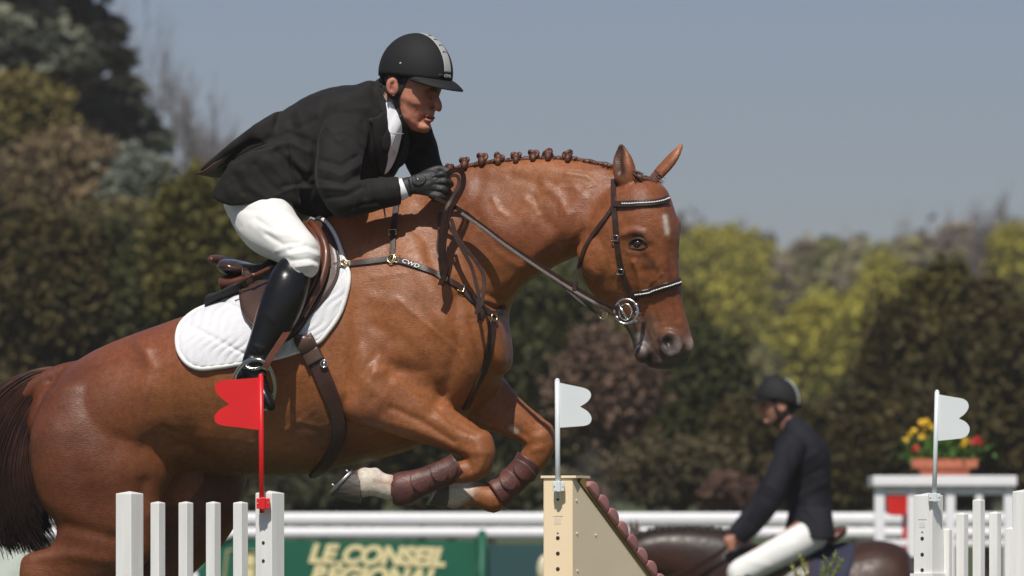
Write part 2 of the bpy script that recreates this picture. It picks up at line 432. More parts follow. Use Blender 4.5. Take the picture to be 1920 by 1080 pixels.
tag(qmesh('far_wood', v, cc, M_leaf, None), None, kind='stuff')
# spring-green trees in front of the wood
YG = [(1345,500,85,62,165,'broad yellow-green spring tree just right of the horse forehead'),(1375,610,62,85,150,'yellow-green spring tree right of the horse nose'),(1555,655,82,85,128,'rounded bright yellow-green tree above the helmet of the rider in the background'),
      (1600,790,70,75,132,'dull green tree low beside the background rider back'),(1655,570,55,75,150,'slim yellow-green tree left of the tall dark yew'),(1662,665,55,70,130,'small bright yellow-green tree touching the dark yew'),(1905,490,48,60,150,'yellow-green tree at the right edge of the photo behind the yew'),
      (1480,740,75,80,140,'muted green tree left of the rounded bright one'),(1400,760,70,90,140,'muted olive tree between horse nose and background rider')]
for i, (a, b, rx, ry, d, lb) in enumerate(YG):
    br_ = 'muted' not in lb and 'dull' not in lb
    tree('leafing_tree', lb, 'tree', a, b, rx, ry, d, (.20,.185,.024) if br_ else (.125,.12,.050), (.33,.30,.038) if br_ else (.18,.17,.065), 20000, .16, 40+i, 110, 'spring green trees before the wood', cr=.30, shell=.88)
bare('bare_tree', 'thin grey bare tree rising above the far wood at the right edge', 1862, 388, 100, 175, 3, mt=M_twig, group='bare trees beyond the arena')
bare('bare_tree', 'small bare tree above the wood, near the horse forehead', 1295, 412, 42, 185, 9, mt=M_twig, group='bare trees beyond the arena')
bare('bare_tree', 'spiky bare tree poking out of the wood left of the tall dark yew', 1710, 415, 32, 180, 12, mt=M_twig, group='bare trees beyond the arena')
# tall cedar on the left
rs = np.random.RandomState(77); root = thing('cedar', 'tall dark blue-green cedar with layered boughs at the upper left', 'tree'); dC = 85
cb = W3(95, HZ, dC); g = gz(0, dC-D0); root.location = (cb.x, cb.y, g)
pads = [(20,-150,90,30,0),(60,-100,110,30,0),(110,-60,80,22,0),(20,-40,120,30,1),(95,0,95,26,0),(150,30,38,16,0),(30,45,110,28,1),(110,65,70,20,1),(175,85,50,16,0),(210,70,22,10,0),(60,95,90,24,0),(150,118,70,16,1),(215,110,42,12,0),
        (95,140,90,22,0),(185,165,60,14,0),(232,150,30,10,1),(120,185,85,18,0),(180,205,60,14,0),(245,205,38,12,0),(90,225,80,20,1),(205,250,60,12,0),(270,235,36,9,0),(150,280,90,20,1),(240,300,70,16,2),(285,270,30,10,2),(260,335,62,20,2),(210,360,70,20,2),(90,330,90,30,1),(120,420,110,40,0)]
V_ = []; C_ = []; mb = MB(); s = dC/FK
mb.tube([Vector((0,0,0)), Vector((.2,0,5)), Vector((0,.1,7.5)), Vector((-.1,0,9.6))], [.55,.38,.22,.06], 12)
for (a, b, rx, ry, kd) in pads:
    c = W3(a, b, dC); c = c+Vector((0, rs.uniform(-1.4,1.4), 0)); n = int(900*rx*ry/1000)+500
    ph = rs.uniform(0, 6.28, n); r = rs.uniform(0, 1, n)**.6; z = rs.normal(size=n)*.45
    sp_ = np.where(rs.uniform(size=n) < .5, 1., .75)*(1+.25*np.sin(ph*5+rx)); r = r*sp_; pp = np.stack([c.x+np.cos(ph)*r*rx*s*1.1, c.y+np.sin(ph)*r*rx*s*.8, c.z+(z*.8-r*r*1.1)*ry*s], 1)-np.array([cb.x, cb.y, g])
    base = np.array([(.040,.048,.036),(.13,.14,.10),(.16,.18,.14)][kd]); up = np.clip(z, 0, 1)[:,None]
    V_.append(pp); C_.append(base*rs.uniform(.7,1.3,(n,1)))
    l = c-Vector((cb.x, cb.y, g)); mb.tube([Vector((0,0,max(1,l.z-1.2))), l*.5+Vector((0,0,(max(1,l.z-1.2))*.5+.1)), l-Vector((0,0,.2))], [.14,.10,.04], 6)
pp = np.concatenate(V_); cc = np.concatenate(C_); v, c4 = quads(pp, .17, cc, rs, .55); qmesh('crown', v, c4, M_leaf, root); mb.build('trunk', M_bark, root)
bare('bare_tree', 'pale bare tree with fine twigs right of the cedar', 330, 55, 120, 100, 21, group='bare trees beyond the arena', dens_=1.1)
bare('bare_tree', 'lower bare tree behind the tails of the black jacket', 395, 250, 120, 105, 25, group='bare trees beyond the arena')
bare('bare_tree', 'reddish bare tree showing through the cedar boughs', 235, 85, 110, 96, 33, mt=mat('red_twigs', (.17,.09,.07), .9), group='bare trees beyond the arena')
# bushes on the left
tree('shrub', 'yellow-olive bush at the left edge below the cedar', 'shrub', 45, 215, 95, 90, 74, (.11,.095,.025), (.17,.14,.04), 18000, .08, 51, 70, 'bushes below the cedar')
tree('shrub', 'tan twiggy bush in the middle of the left bushes', 'shrub', 130, 330, 130, 95, 72, (.12,.088,.045), (.19,.14,.075), 24000, .075, 52, 80, 'bushes below the cedar')
tree('shrub', 'brownish bush at the far left above the dark yews', 'shrub', 10, 380, 110, 100, 70, (.10,.075,.038), (.15,.115,.06), 18000, .075, 53, 70, 'bushes below the cedar')
tree('spruce', 'pale blue-green spruce between the tan bush and the bare tree', 'tree', 262, 350, 58, 62, 70, (.10,.12,.10), (.17,.19,.155), 14000, .08, 54, 60, cr=.35)
tree('shrub', 'olive bush low between spruce and yews', 'shrub', 215, 440, 110, 70, 68, (.085,.075,.03), (.13,.115,.05), 18000, .075, 55, 70, 'bushes below the cedar')
yew = [ # px, py, rx, ry, d, colours, label
 (-30,560,110,160,60,0,'dark brown-green yew at the left edge beside the horse tail'),(100,545,100,150,58,0,'dark yew above the horse croup'),(205,560,95,140,59,1,'dark yew left of the sunlit one'),
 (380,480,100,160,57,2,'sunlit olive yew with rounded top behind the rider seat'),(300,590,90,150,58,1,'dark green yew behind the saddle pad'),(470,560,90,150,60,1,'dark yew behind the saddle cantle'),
 (60,780,150,150,60,0,'low dark yew behind the horse hind legs'),(560,640,100,150,61,1,'dark yew hidden behind the rider boot'),(660,760,110,170,60,0,'dark yew showing under the horse belly'),(790,780,110,180,61,1,'dark yew showing behind the horse forelegs'),
 (420,860,120,120,58,0,'low dark yew behind the red flag wing'),(920,760,100,200,60,1,'dark green yew below the horse neck'),(1030,690,95,190,60,1,'deep green yew under the horse throat'),(1130,640,100,170,62,1,'tall dark yew behind the bit ring'),
 (1230,680,100,170,61,2,'dark olive yew behind the horse chin'),(1325,770,85,165,60,1,'dark yew right of the horse nose'),(1400,860,80,110,59,0,'low dark yew behind the arm of the background rider'),
 (1500,860,85,90,60,0,'low dark yew behind the back of the background rider'),(1600,850,75,110,60,0,'low dark yew left of the flower stand'),(1680,750,75,190,61,0,'dark yew left half of the big clump on the right'),
 (1765,640,80,160,62,2,'tallest dark yew in the clump on the right'),(1850,690,85,165,60,0,'dark yew above the planter'),(1930,740,90,170,59,0,'dark yew at the right edge of the photo'),(1760,840,120,130,60,0,'low dark yew behind the flower planter'),
 (2060,780,110,170,60,0,'dark yew beyond the right edge')]
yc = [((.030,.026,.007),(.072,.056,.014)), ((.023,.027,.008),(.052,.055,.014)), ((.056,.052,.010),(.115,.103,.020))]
for i, (a, b, rx, ry, d, kd, lb) in enumerate(yew[:-1]):
    r_ = tree('yew', lb, 'yew tree', a, b, rx*1.12, ry, d, yc[kd][0], yc[kd][1], 28000, .07, 100+i, 150, 'dark yews behind the arena', cr=.19, shell=.88)
tree('shrub', 'reddish twiggy shrub behind the middle white flag', 'shrub', 1140, 730, 100, 110, 55, (.10,.062,.045), (.15,.098,.07), 14000, .055, 141, 80, None, cr=.34)
tree('shrub', 'brown low shrub just above the rail, right of the cream wing', 'shrub', 1270, 890, 130, 70, 54, (.05,.045,.02), (.10,.08,.04), 14000, .055, 142, 80)
tree('shrub', 'reddish low shrub behind the arm of the background rider', 'shrub', 1385, 925, 75, 45, 53, (.09,.05,.035), (.12,.07,.05), 8000, .065, 143, 16)
tree('shrub', 'low green brown shrub above the rail under the horse forelegs', 'shrub', 900, 925, 160, 55, 53, (.032,.034,.012), (.06,.055,.022), 14000, .065, 144, 20)
tree('shrub', 'low dark shrub above the rail left of the forelegs', 'shrub', 600, 930, 160, 50, 53, (.022,.026,.012), (.045,.045,.018), 14000, .065, 145, 20)
# ---------------- rail, banners, stand ----------------
M_rail = mat('white_rail', (.80,.79,.80), .45, var=.02)
M_green = mat('green_banner', (.010,.105,.060), .5, var=.06, vscale=3)
M_green.node_tree.nodes['Principled BSDF'].inputs['Specular IOR Level'].default_value = .3
M_teal = mat('teal_banner', (.018,.062,.066), .5, var=.08, vscale=3)
M_cream = mat('cream_lettering', (.72,.62,.33), .6, var=.03)
fr = thing('rail_fence', 'long white double rail fence across the back of the arena', 'fence'); yF = 25.0; fr.location = (0, yF, .42)
def rail(z, h):
    mb = MB(); pts = [Vector((x, 0, z-.42)) for x in (-30,-10,0,10,30)]; vs = []; n = 14
    for p in pts:
        for k in range(n): a = 2*math.pi*k/n; vs.append(p+Vector((0, .03*math.cos(a), h/2*math.copysign(abs(math.sin(a))**.7, math.sin(a)))))
    mb.add(vs, [(i*n+k, i*n+(k+1)%n, (i+1)*n+(k+1)%n, (i+1)*n+k) for i in range(4) for k in range(n)]+[tuple(range(n)), tuple(4*n+k for k in range(n))]); mb.build('rail', M_rail, fr)
rail(1.775, .095); rail(1.668, .082); rail(1.15, .08)
for i in range(-6, 7):
    mb = MB(); mb.box((i*4.3+1.1, .075, .58), .08, .07, 1.2); mb.build('post', M_rail, fr, False)
dB = 44.2
def panel(name, poly, label, mt, cat='banner'):
    root = thing(name, label, cat); c = W3(poly[0][0], poly[0][1], dB)
    mb = MB(); mb.prism([W3(a, b, dB) for a, b in poly], (0, .04, 0)); mb.build('panel', mt, root, False); return root
b1 = panel('banner', [(300,1084),(330,1066),(370,1045),(405,1020),(432,1010),(470,1012),(893,1014),(893,1230),(300,1230)], 'green banner board with the cream words LE CONSEIL RÉGIONAL', M_green)
mb = MB(); mb.tube([W3(a, b, dB-.02) for a, b in dens([(286,1092),(318,1071),(368,1042),(404,1017),(436,1001),(452,998)], 5)], .020, 8); mb.build('edging', M_rail, b1)
mb = MB(); mb.box(W3(600, 1222, dB+.03), 3.2, .05, .08); mb.box(W3(330,1290,dB+.05), .05,.05,1.0); mb.box(W3(880,1290,dB+.05), .05,.05,1.0); mb.build('frame', M_green, b1, False)
for s_, px, py, sz in (('LE CONSEIL', 705, 1043, .188), ('RÉGIONAL', 699, 1083, .188)):
    t = text_mesh('lettering', s_, sz, M_cream, b1, .004, .28, .0105, sx=1.03 if s_[0]=='L' else 1.05)
    orient(t, W3(px, py, dB-.006), (1,0,-.03), (0,-1,0)); t.parent = b1
M_gold = mat('ochre_emblem', (.55,.44,.22), .6)
mb = MB(); q = [W3(a, b, dB-.006) for a, b in ((417,1120),(426,1032),(480,1032),(480,1120),(417,1120))]; mb.tube(q, .008, 6, cap=False); mb.build('emblem_frame', M_gold, b1, False)
mb = MB(); mb.prism([W3(469+9*math.cos(t), 1051+12*math.sin(t), dB-.008) for t in [2*math.pi*k/20 for k in range(20)]], (0,.006,0)); mb.prism([W3(a, b, dB-.008) for a, b in ((455,1066),(476,1064),(476,1085),(452,1085))], (0,.006,0)); mb.build('emblem', M_cream, b1, False)
mb = MB(); mb.tube([W3(904,1230,dB-.1), W3(904,1003,dB-.1)], .034, 14); mb.sphere(W3(904,1001,dB-.1), .034); 
pl_ = mb.build('banner_post', M_green); tag(pl_, 'green round-topped post between the green and the teal banner', 'post')
panel('banner', [(911,1020),(1150,1020),(1150,1230),(911,1230)], 'plain dark teal banner board left of the cream wing', M_teal)
mb = MB(); mb.sphere(W3(1022,1068,dB-.9), (.06,.05,.11)); mb.tube([W3(1022,1068,dB-.9), W3(1022,1440,dB-.9)], .02, 8); tag(mb.build('marker_post', mat('cream_plastic', (.62,.55,.38), .5)), 'pale cream marker on a thin stake half hidden behind the cream wing', 'marker')
mb = MB(); mb.prism([W3(a, b, 42) for a, b in ((-120,1010),(30,1006),(58,1030),(70,1075),(72,1260),(-120,1260))], (0,.05,0)); ob = mb.build('banner', mat('pale_banner', (.42,.48,.40), .6, vscale=6, col2=(.62,.66,.60)), None, False); tag(ob, 'pale blurred board at the lower left corner behind the tail', 'banner')
mb = MB(); mb.sphere(W3(366,1056,43.4), (.055,.05,.06)); mb.tube([W3(366,1056,43.4), W3(366,1420,43.4)], .018, 8); tag(mb.build('marker_post', M_rail), 'small white knob-topped marker seen between the left pickets', 'marker')
# flower stand
st_ = thing('judge_stand', 'white wooden open stand carrying the flower planter', 'stand'); dS = 41.0; sS = dS/FK
def sbox(name, x0, y0, x1, y1, dy, dep, parent, mt=M_rail):
    a = W3(x0, y1, dS+dy); b = W3(x1, y0, dS+dy); mb = MB(); mb.box((a+b)/2+Vector((0, dep/2, 0)), abs(b.x-a.x), dep, abs(b.z-a.z))
    o = mb.build(name, mt, parent, False); bm = o.modifiers.new('b', 'BEVEL'); bm.width = .006; bm.segments = 2; return o
sbox('top', 1637, 892, 1907, 911, -.05, .6, st_)
for x0, x1 in ((1640,1659),(1702,1720),(1773,1791),(1829,1843),(1883,1903)): sbox('leg', x0, 912, x1, 1440, 0, .06, st_)
for x0, x1 in ((1659.5,1701.5),(1720.5,1772.5),(1791.5,1828.5),(1843.5,1882.5)):
    for y0, y1 in ((914,928),(1012,1024)): sbox('crosspiece', x0, y0, x1, y1, .01, .04, st_)
for x0, x1 in ((1640,1657),(1885,1902)): sbox('leg', x0, 912, x1, 1440, .48, .06, st_)
mb = MB(); rows = []
mb.box(W3(1686,948,42.3), .17, .16, .135, taper=1.08); mb.box(W3(1686,963,42.3), .10, .1, .03); mb.tube([W3(1697,965,42.3), W3(1699,1450,42.3)], .02, 8)
tag(mb.build('red_box', mat('red_plastic', (.62,.02,.015), .4), None, False), 'small red box on a post seen through the white stand', 'box')
# planter
pt_ = thing('flower_planter', 'terracotta trough planter standing on the white stand', 'planter'); M_terra = mat('terracotta', (.40,.115,.060), .75, vscale=20, col2=(.50,.16,.085))
cz = W3(1770, 891.6, dS+.22); mb = MB(); mb.box(cz+Vector((0,0,.028)), 1.0*.33, .17, .055, taper=1.10); mb.build('trough', M_terra, pt_, False)
mb = MB(); mb.box(cz+Vector((0,0,.085)), .45, .23, .058, taper=1.02); mb.build('rim', M_terra, pt_, False)
rs = np.random.RandomState(9); c = cz+Vector((0,0,.17)); p = rs.normal(size=(1500,3))*np.array([.105,.05,.05])+np.array(c); p = p[p[:,2] > cz.z+.10]
v, cc = quads(p, .030, np.array([.05,.11,.02])*rs.uniform(.6,1.8,(len(p),1)), rs); qmesh('leaves', v, cc, M_leaf, pt_)
M_yel = mat('yellow_petals', (.78,.47,.015), .6, var=.15, vscale=60); M_rdp = mat('red_petals', (.60,.022,.020), .6, var=.2, vscale=60); M_stem = mat('green_stem', (.06,.12,.025), .6)
fl_ = [(1697,826,'y'),(1705,815,'y'),(1714,808,'y'),(1728,792,'y'),(1737,790,'y'),(1733,806,'y'),(1740,818,'y'),(1728,820,'y'),(1746,800,'y'),(1810,824,'y'),(1818,830,'y'),(1806,833,'y'),(1718,840,'r'),(1714,844,'r'),(1772,834,'r'),(1780,838,'r'),(1788,836,'r'),(1768,842,'r'),(1832,822,'r'),(1838,828,'r'),(1822,836,'r'),(1826,828,'r'),(1732,855,'y'),(1722,862,'y')]
rr = random.Random(5)
for (a, b, k) in fl_:
    c = W3(a, b, dS+.22+rr.uniform(-.05,.05)); mb = MB()
    ax_ = Vector((rr.uniform(-.6,.6), -1, rr.uniform(-.2,.9))).normalized(); u = ax_.orthogonal().normalized(); w_ = ax_.cross(u)
    for j in range(9):
        t = 2*math.pi*j/9; dd = u*math.cos(t)+w_*math.sin(t); e_ = w_*math.cos(t)-u*math.sin(t)
        mb.add([c+dd*.004-e_*.004, c+dd*.018-e_*.010+ax_*.006, c+dd*.024+ax_*.002, c+dd*.018+e_*.010+ax_*.006, c+dd*.004+e_*.004, c+dd*.013-ax_*.004], [(0,1,2,3,4,5)])
    mb.sphere(c+ax_*.003, (.007,.007,.007), 8, 6); mb.sphere(c, (.013,.010,.013), 8, 6)
    f_ = mb.build('flower', M_yel if k == 'y' else M_rdp, pt_); mb = MB(); mb.tube([c-ax_*.004, (c+cz)/2+Vector((rr.uniform(-.01,.01),0,.05)), Vector((c.x*.35+cz.x*.65, cz.y, cz.z+.10))], .0025, 5); mb.build('stem', M_stem, f_)

# ---------------- air ----------------
mh, nth, bh = new_mat('haze_air'); nth.nodes.remove(bh); pv = nth.nodes.new('ShaderNodeVolumePrincipled')
pv.inputs['Color'].default_value = (1.0,.96,.90,1); pv.inputs['Density'].default_value = .0007; pv.inputs['Anisotropy'].default_value = .2
nth.links.new(pv.outputs[0], nth.nodes['Material Output'].inputs['Volume'])
mb = MB(); mb.box((0, 130, 24), 700, 440, 50); hz_o = mb.build('haze', mh, None, False); tag(hz_o, None, kind='stuff')
# ---------------- materials shared ----------------
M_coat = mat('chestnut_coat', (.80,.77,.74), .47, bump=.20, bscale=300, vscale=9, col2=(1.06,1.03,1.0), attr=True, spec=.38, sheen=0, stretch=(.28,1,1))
def coat_extra(m, lo=.33, hi=.56):
    nt = m.node_tree; N = nt.nodes; L = nt.links; b = N['Principled BSDF']; tc = N.new('ShaderNodeTexCoord')
    n1 = N.new('ShaderNodeTexNoise'); n1.inputs['Scale'].default_value = 34; n1.inputs['Detail'].default_value = 5; n1.inputs['Distortion'].default_value = .6; L.new(tc.outputs['Object'], n1.inputs[0])
    mr = N.new('ShaderNodeMapRange'); mr.inputs[1].default_value = .3; mr.inputs[2].default_value = .7; mr.inputs[3].default_value = lo; mr.inputs[4].default_value = hi; L.new(n1.outputs[0], mr.inputs[0]); L.new(mr.outputs[0], b.inputs['Roughness'])
    src = b.inputs['Base Color'].links[0].from_socket
    n2 = N.new('ShaderNodeTexNoise'); n2.inputs['Scale'].default_value = 60; n2.inputs['Detail'].default_value = 8; n2.inputs['Roughness'].default_value = .75; L.new(tc.outputs['Object'], n2.inputs[0])
    cr = N.new('ShaderNodeMapRange'); cr.inputs[1].default_value = .25; cr.inputs[2].default_value = .75; cr.inputs[3].default_value = .62; cr.inputs[4].default_value = 1.38; L.new(n2.outputs[0], cr.inputs[0])
    mx = N.new('ShaderNodeMix'); mx.data_type = 'RGBA'; mx.blend_type = 'MULTIPLY'; mx.inputs[0].default_value = 1; L.new(src, mx.inputs[6]); L.new(cr.outputs[0], mx.inputs[7]); L.new(mx.outputs[2], b.inputs['Base Color'])
coat_extra(M_coat)
M_hair = mat('mane_hair', (.06,.018,.011), .45, vscale=60, col2=(.15,.05,.028), bump=.6, bscale=220, bdist=.003)
M_tail = mat('tail_hair', (.03,.013,.009), .42, vscale=7, col2=(.15,.06,.033), attr=True, spec=.5)
M_eye = mat('horse_eye', (.012,.006,.004), .05, spec=.8, coat=1.)
M_hoof = mat('hoof_horn', (.05,.04,.032), .45, vscale=30, col2=(.13,.105,.085), bump=.3, bscale=90, stretch=(1,1,4))
M_steel = mat('steel', (.55,.55,.54), .22, metal=1., var=.1)
M_brass = mat('brass', (.75,.6,.33), .25, metal=1., var=.1)

TH = R(15)
LAT = Vector((-math.sin(TH), -math.cos(TH), 0))     # towards the horse's near (seen) side
def ax(px): return -(px-550)/550*.27

horse = thing('horse', 'large chestnut horse with braided mane leaping over the jump in front', 'horse')
mb = MB()
# trunk
T = [((112,712),(66,838),.10,0,2),((150,676),(105,915),.20,-.05,2.1),((225,638),(190,925),.265,-.05,2.2),((340,597),(330,884),.285,.08,2.05),
     ((440,562),(445,893),.30,.14,2.05),((530,508),(560,890),.30,.14,2.05),((600,424),(660,872),.285,-.1,2.2),((660,388),(770,842),.255,-.22,2.2),
     ((760,390),(850,800),.235,-.15,2.2),((850,450),(915,745),.20,-.1,2.3),((925,560),(940,700),.13,0,2.2)]
loft3(mb, [sec(a, b, hw, ax((a[0]+b[0])/2), LAT, k, p) for a, b, hw, k, p in T], 40, 5, .6, .4)
# neck
K = [((630,405),(850,790),.17),((695,370),(915,735),.18),((770,345),(950,668),.165),((845,315),(948,592),.14),((920,301),(980,537),.122),
     ((1000,293),(1032,504),.11),((1075,296),(1078,482),.102),((1140,312),(1115,462),.09),((1180,330),(1150,440),.08)]
loft3(mb, [sec(a, b, hw, ax((a[0]+b[0])/2)-(.0 if i < 3 else (i-2)*.012), LAT, -.38, 2.1) for i, (a, b, hw) in enumerate(K)], 36, 5)
# head
AL = R(31); HN = Vector((-math.sin(AL), -math.cos(AL), 0)); HF = Vector((math.cos(AL), -math.sin(AL), 0)); HY = -.40
def hsec(L_, R_, bpx, k=0., p=2.3, y=HY):
    h = (R_[0]-L_[0])/2; a = math.sqrt(max(h*h-(bpx*math.sin(AL))**2, 9))/math.cos(AL); s_ = (D0+y)/FK
    c = P((L_[0]+R_[0])/2, (L_[1]+R_[1])/2, y)
    tilt = -(R_[1]-L_[1])/(2*h)
    return [*c, *((HF*a+Vector((0,0,1))*a*tilt)*s_), *(HN*bpx*s_), k, p]
H = [((1150,350),(1222,336),30,.1),((1120,372),(1245,354),50,.15),((1093,408),(1259,388),62,.12),((1085,455),(1270,430),63,.08),((1090,508),(1268,478),55,.12),
     ((1112,549),(1271,518),45,.1),((1142,577),(1277,556),37,.05),((1166,603),(1284,590),34,.0),((1184,632),(1292,622),36,.0),((1194,660),(1298,648),37,0,),((1212,682),(1288,676),30,0)]
loft3(mb, [hsec(*h) for h in H], 36, 5, .35, .45)
mb.sphere(P(1120,470,HY-.015), (.075,.05,.10), M=Matrix.Rotation(-AL, 3, 'Z'))       # jowl
mb.sphere(P(1193,447,HY-.095), (.038,.03,.036))                                     # eye socket
mb.sphere(P(1262,428,HY-.02), (.028,.05,.045))                                      # far brow
mb.sphere(P(1258,645,HY-.075), (.040,.030,.048))                                      # nostril wing
mb.sphere(P(1290,648,HY-.03), (.020,.03,.033))                                     # far nostril
mb.sphere(P(1205,662,HY-.03), (.028,.035,.035))                                     # chin, lower lip
# ears
def ear(tip, base, w, y, bulge, twist):
    tp = P(*tip, y); bs = P(*base, y); d = tp-bs; sd = Vector((math.cos(twist), -math.sin(twist), 0)); nn = Vector((math.sin(twist), math.cos(twist), 0))
    rows = []
    for t, r_, c_ in ((-.12,.62,.0),(0,.85,.0),(.2,1.,.12),(.42,.98,.2),(.64,.78,.24),(.83,.45,.2),(.96,.16,.12)):
        rows.append([*(bs+d*t+nn*w*c_*bulge), *(sd*w*r_), *(nn*w*max(.30,r_*.62-.1*t)), 0, 2])
    loft3(mb, rows, 18, 3, .3, .6)
ear((1164,268),(1172,338),.039,HY-.06,.6,R(15))
ear((1281,266),(1232,332),.030,HY+.07,.5,R(30))
# near fore
yn = ax(760)-.16; 
F = [((735,615),(640,715),.085),((772,680),(650,783),.10),((806,722),(712,806),.088),((850,766),(775,826),.070),((896,800),(842,846),.056),((917,825),(868,858),.052)]
loft3(mb, [sec(a, b, hw, yn-(i*.008), LAT, -.1, 2.1) for i, (a, b, hw) in enumerate(F)], 28, 4)
yk = yn-.045
limb(mb, [(898,826,yk,27,28),(900,850,yk,29,30),(894,874,yk,27,27),(872,884,yk,22,23),(840,889,yk,19,20),(800,903,yk,17,18),(765,914,yk,21,22),(747,917,yk,26,24),(722,912,yk,24,22),(700,905,yk,26,24),(682,905,yk,29,26)], 4)
mb.sphere(P(912,868,yk), (.018,.035,.030))
mb.sphere(P(703,886,yk), (.022,.02,.018))
# far fore
yf = ax(900)+.14
F = [((930,690),(850,760),.08),((955,722),(880,795),.08),((985,756),(930,812),.068),((1020,785),(966,826),.056),((1030,806),(985,836),.052)]
loft3(mb, [sec(a, b, hw, yf, LAT, -.1, 2.1) for a, b, hw in F], 28, 4)
limb(mb, [(1010,808,yf,29,28),(1011,830,yf,31,30),(1003,855,yf,28,27),(985,880,yf,23,23),(965,902,yf,20,20),(945,922,yf,22,20),(925,936,yf,26,24),(900,930,yf,23,22),(870,924,yf,25,22),(848,926,yf,29,26)], 4)
# near hind
yh = ax(200)-.15
F = [((325,740),(80,752),.10),((340,810),(60,810),.135),((330,872),(60,872),.145),((306,930),(76,940),.13),((296,985),(108,985),.115),((270,1060),(98,1022),.085),
     ((178,1105),(62,1036),.06),((118,1128),(40,1052),.055),((105,1180),(40,1120),.045),((110,1260),(62,1262),.036),((125,1350),(80,1352),.036),((135,1385),(84,1385),.046),((165,1420),(118,1428),.04)]
loft3(mb, [sec(a, b, hw, yh, LAT, 0, 2.1) for a, b, hw in F], 32, 4)
# far hind
yj = ax(300)+.14
F = [((440,800),(240,800),.12),((462,870),(250,880),.13),((455,930),(250,950),.12),((440,985),(255,1010),.10),((385,1055),(215,1060),.08),((290,1130),(160,1100),.06),((235,1170),(150,1130),.052),
     ((220,1220),(150,1200),.042),((230,1330),(185,1330),.036),((240,1385),(190,1390),.046),((270,1420),(225,1430),.04)]
loft3(mb, [sec(a, b, hw, yj, LAT, 0, 2.1) for a, b, hw in F], 32, 4)
# dock of the tail
limb(mb, [(150,700,ax(120),26,26),(110,705,ax(110),20,20),(60,728,ax(80),17,17),(20,770,ax(60),12,12)])
body = remesh(mb, .0062)
def wsm(V):
    uv = proj(V); w = np.ones(len(V))
    w[(uv[:,0] > 1085)] = .55
    return w
lap(body, 26, wsm, .6)
# broad smoothing only for the trunk, where lofts meet
def wtr(V):
    uv = proj(V); a = 1/(1+np.exp((uv[:,0]-1010)/18)); 
    fore = (uv[:,1] > 790) & (uv[:,0] > 640); a[fore] = 0.12
    ear_ = (uv[:,1] < 345) & (uv[:,0] > 1120); a[ear_] = 0
    return a
V0, _ = arrs(body)
lap(body, 90, wtr, .62)

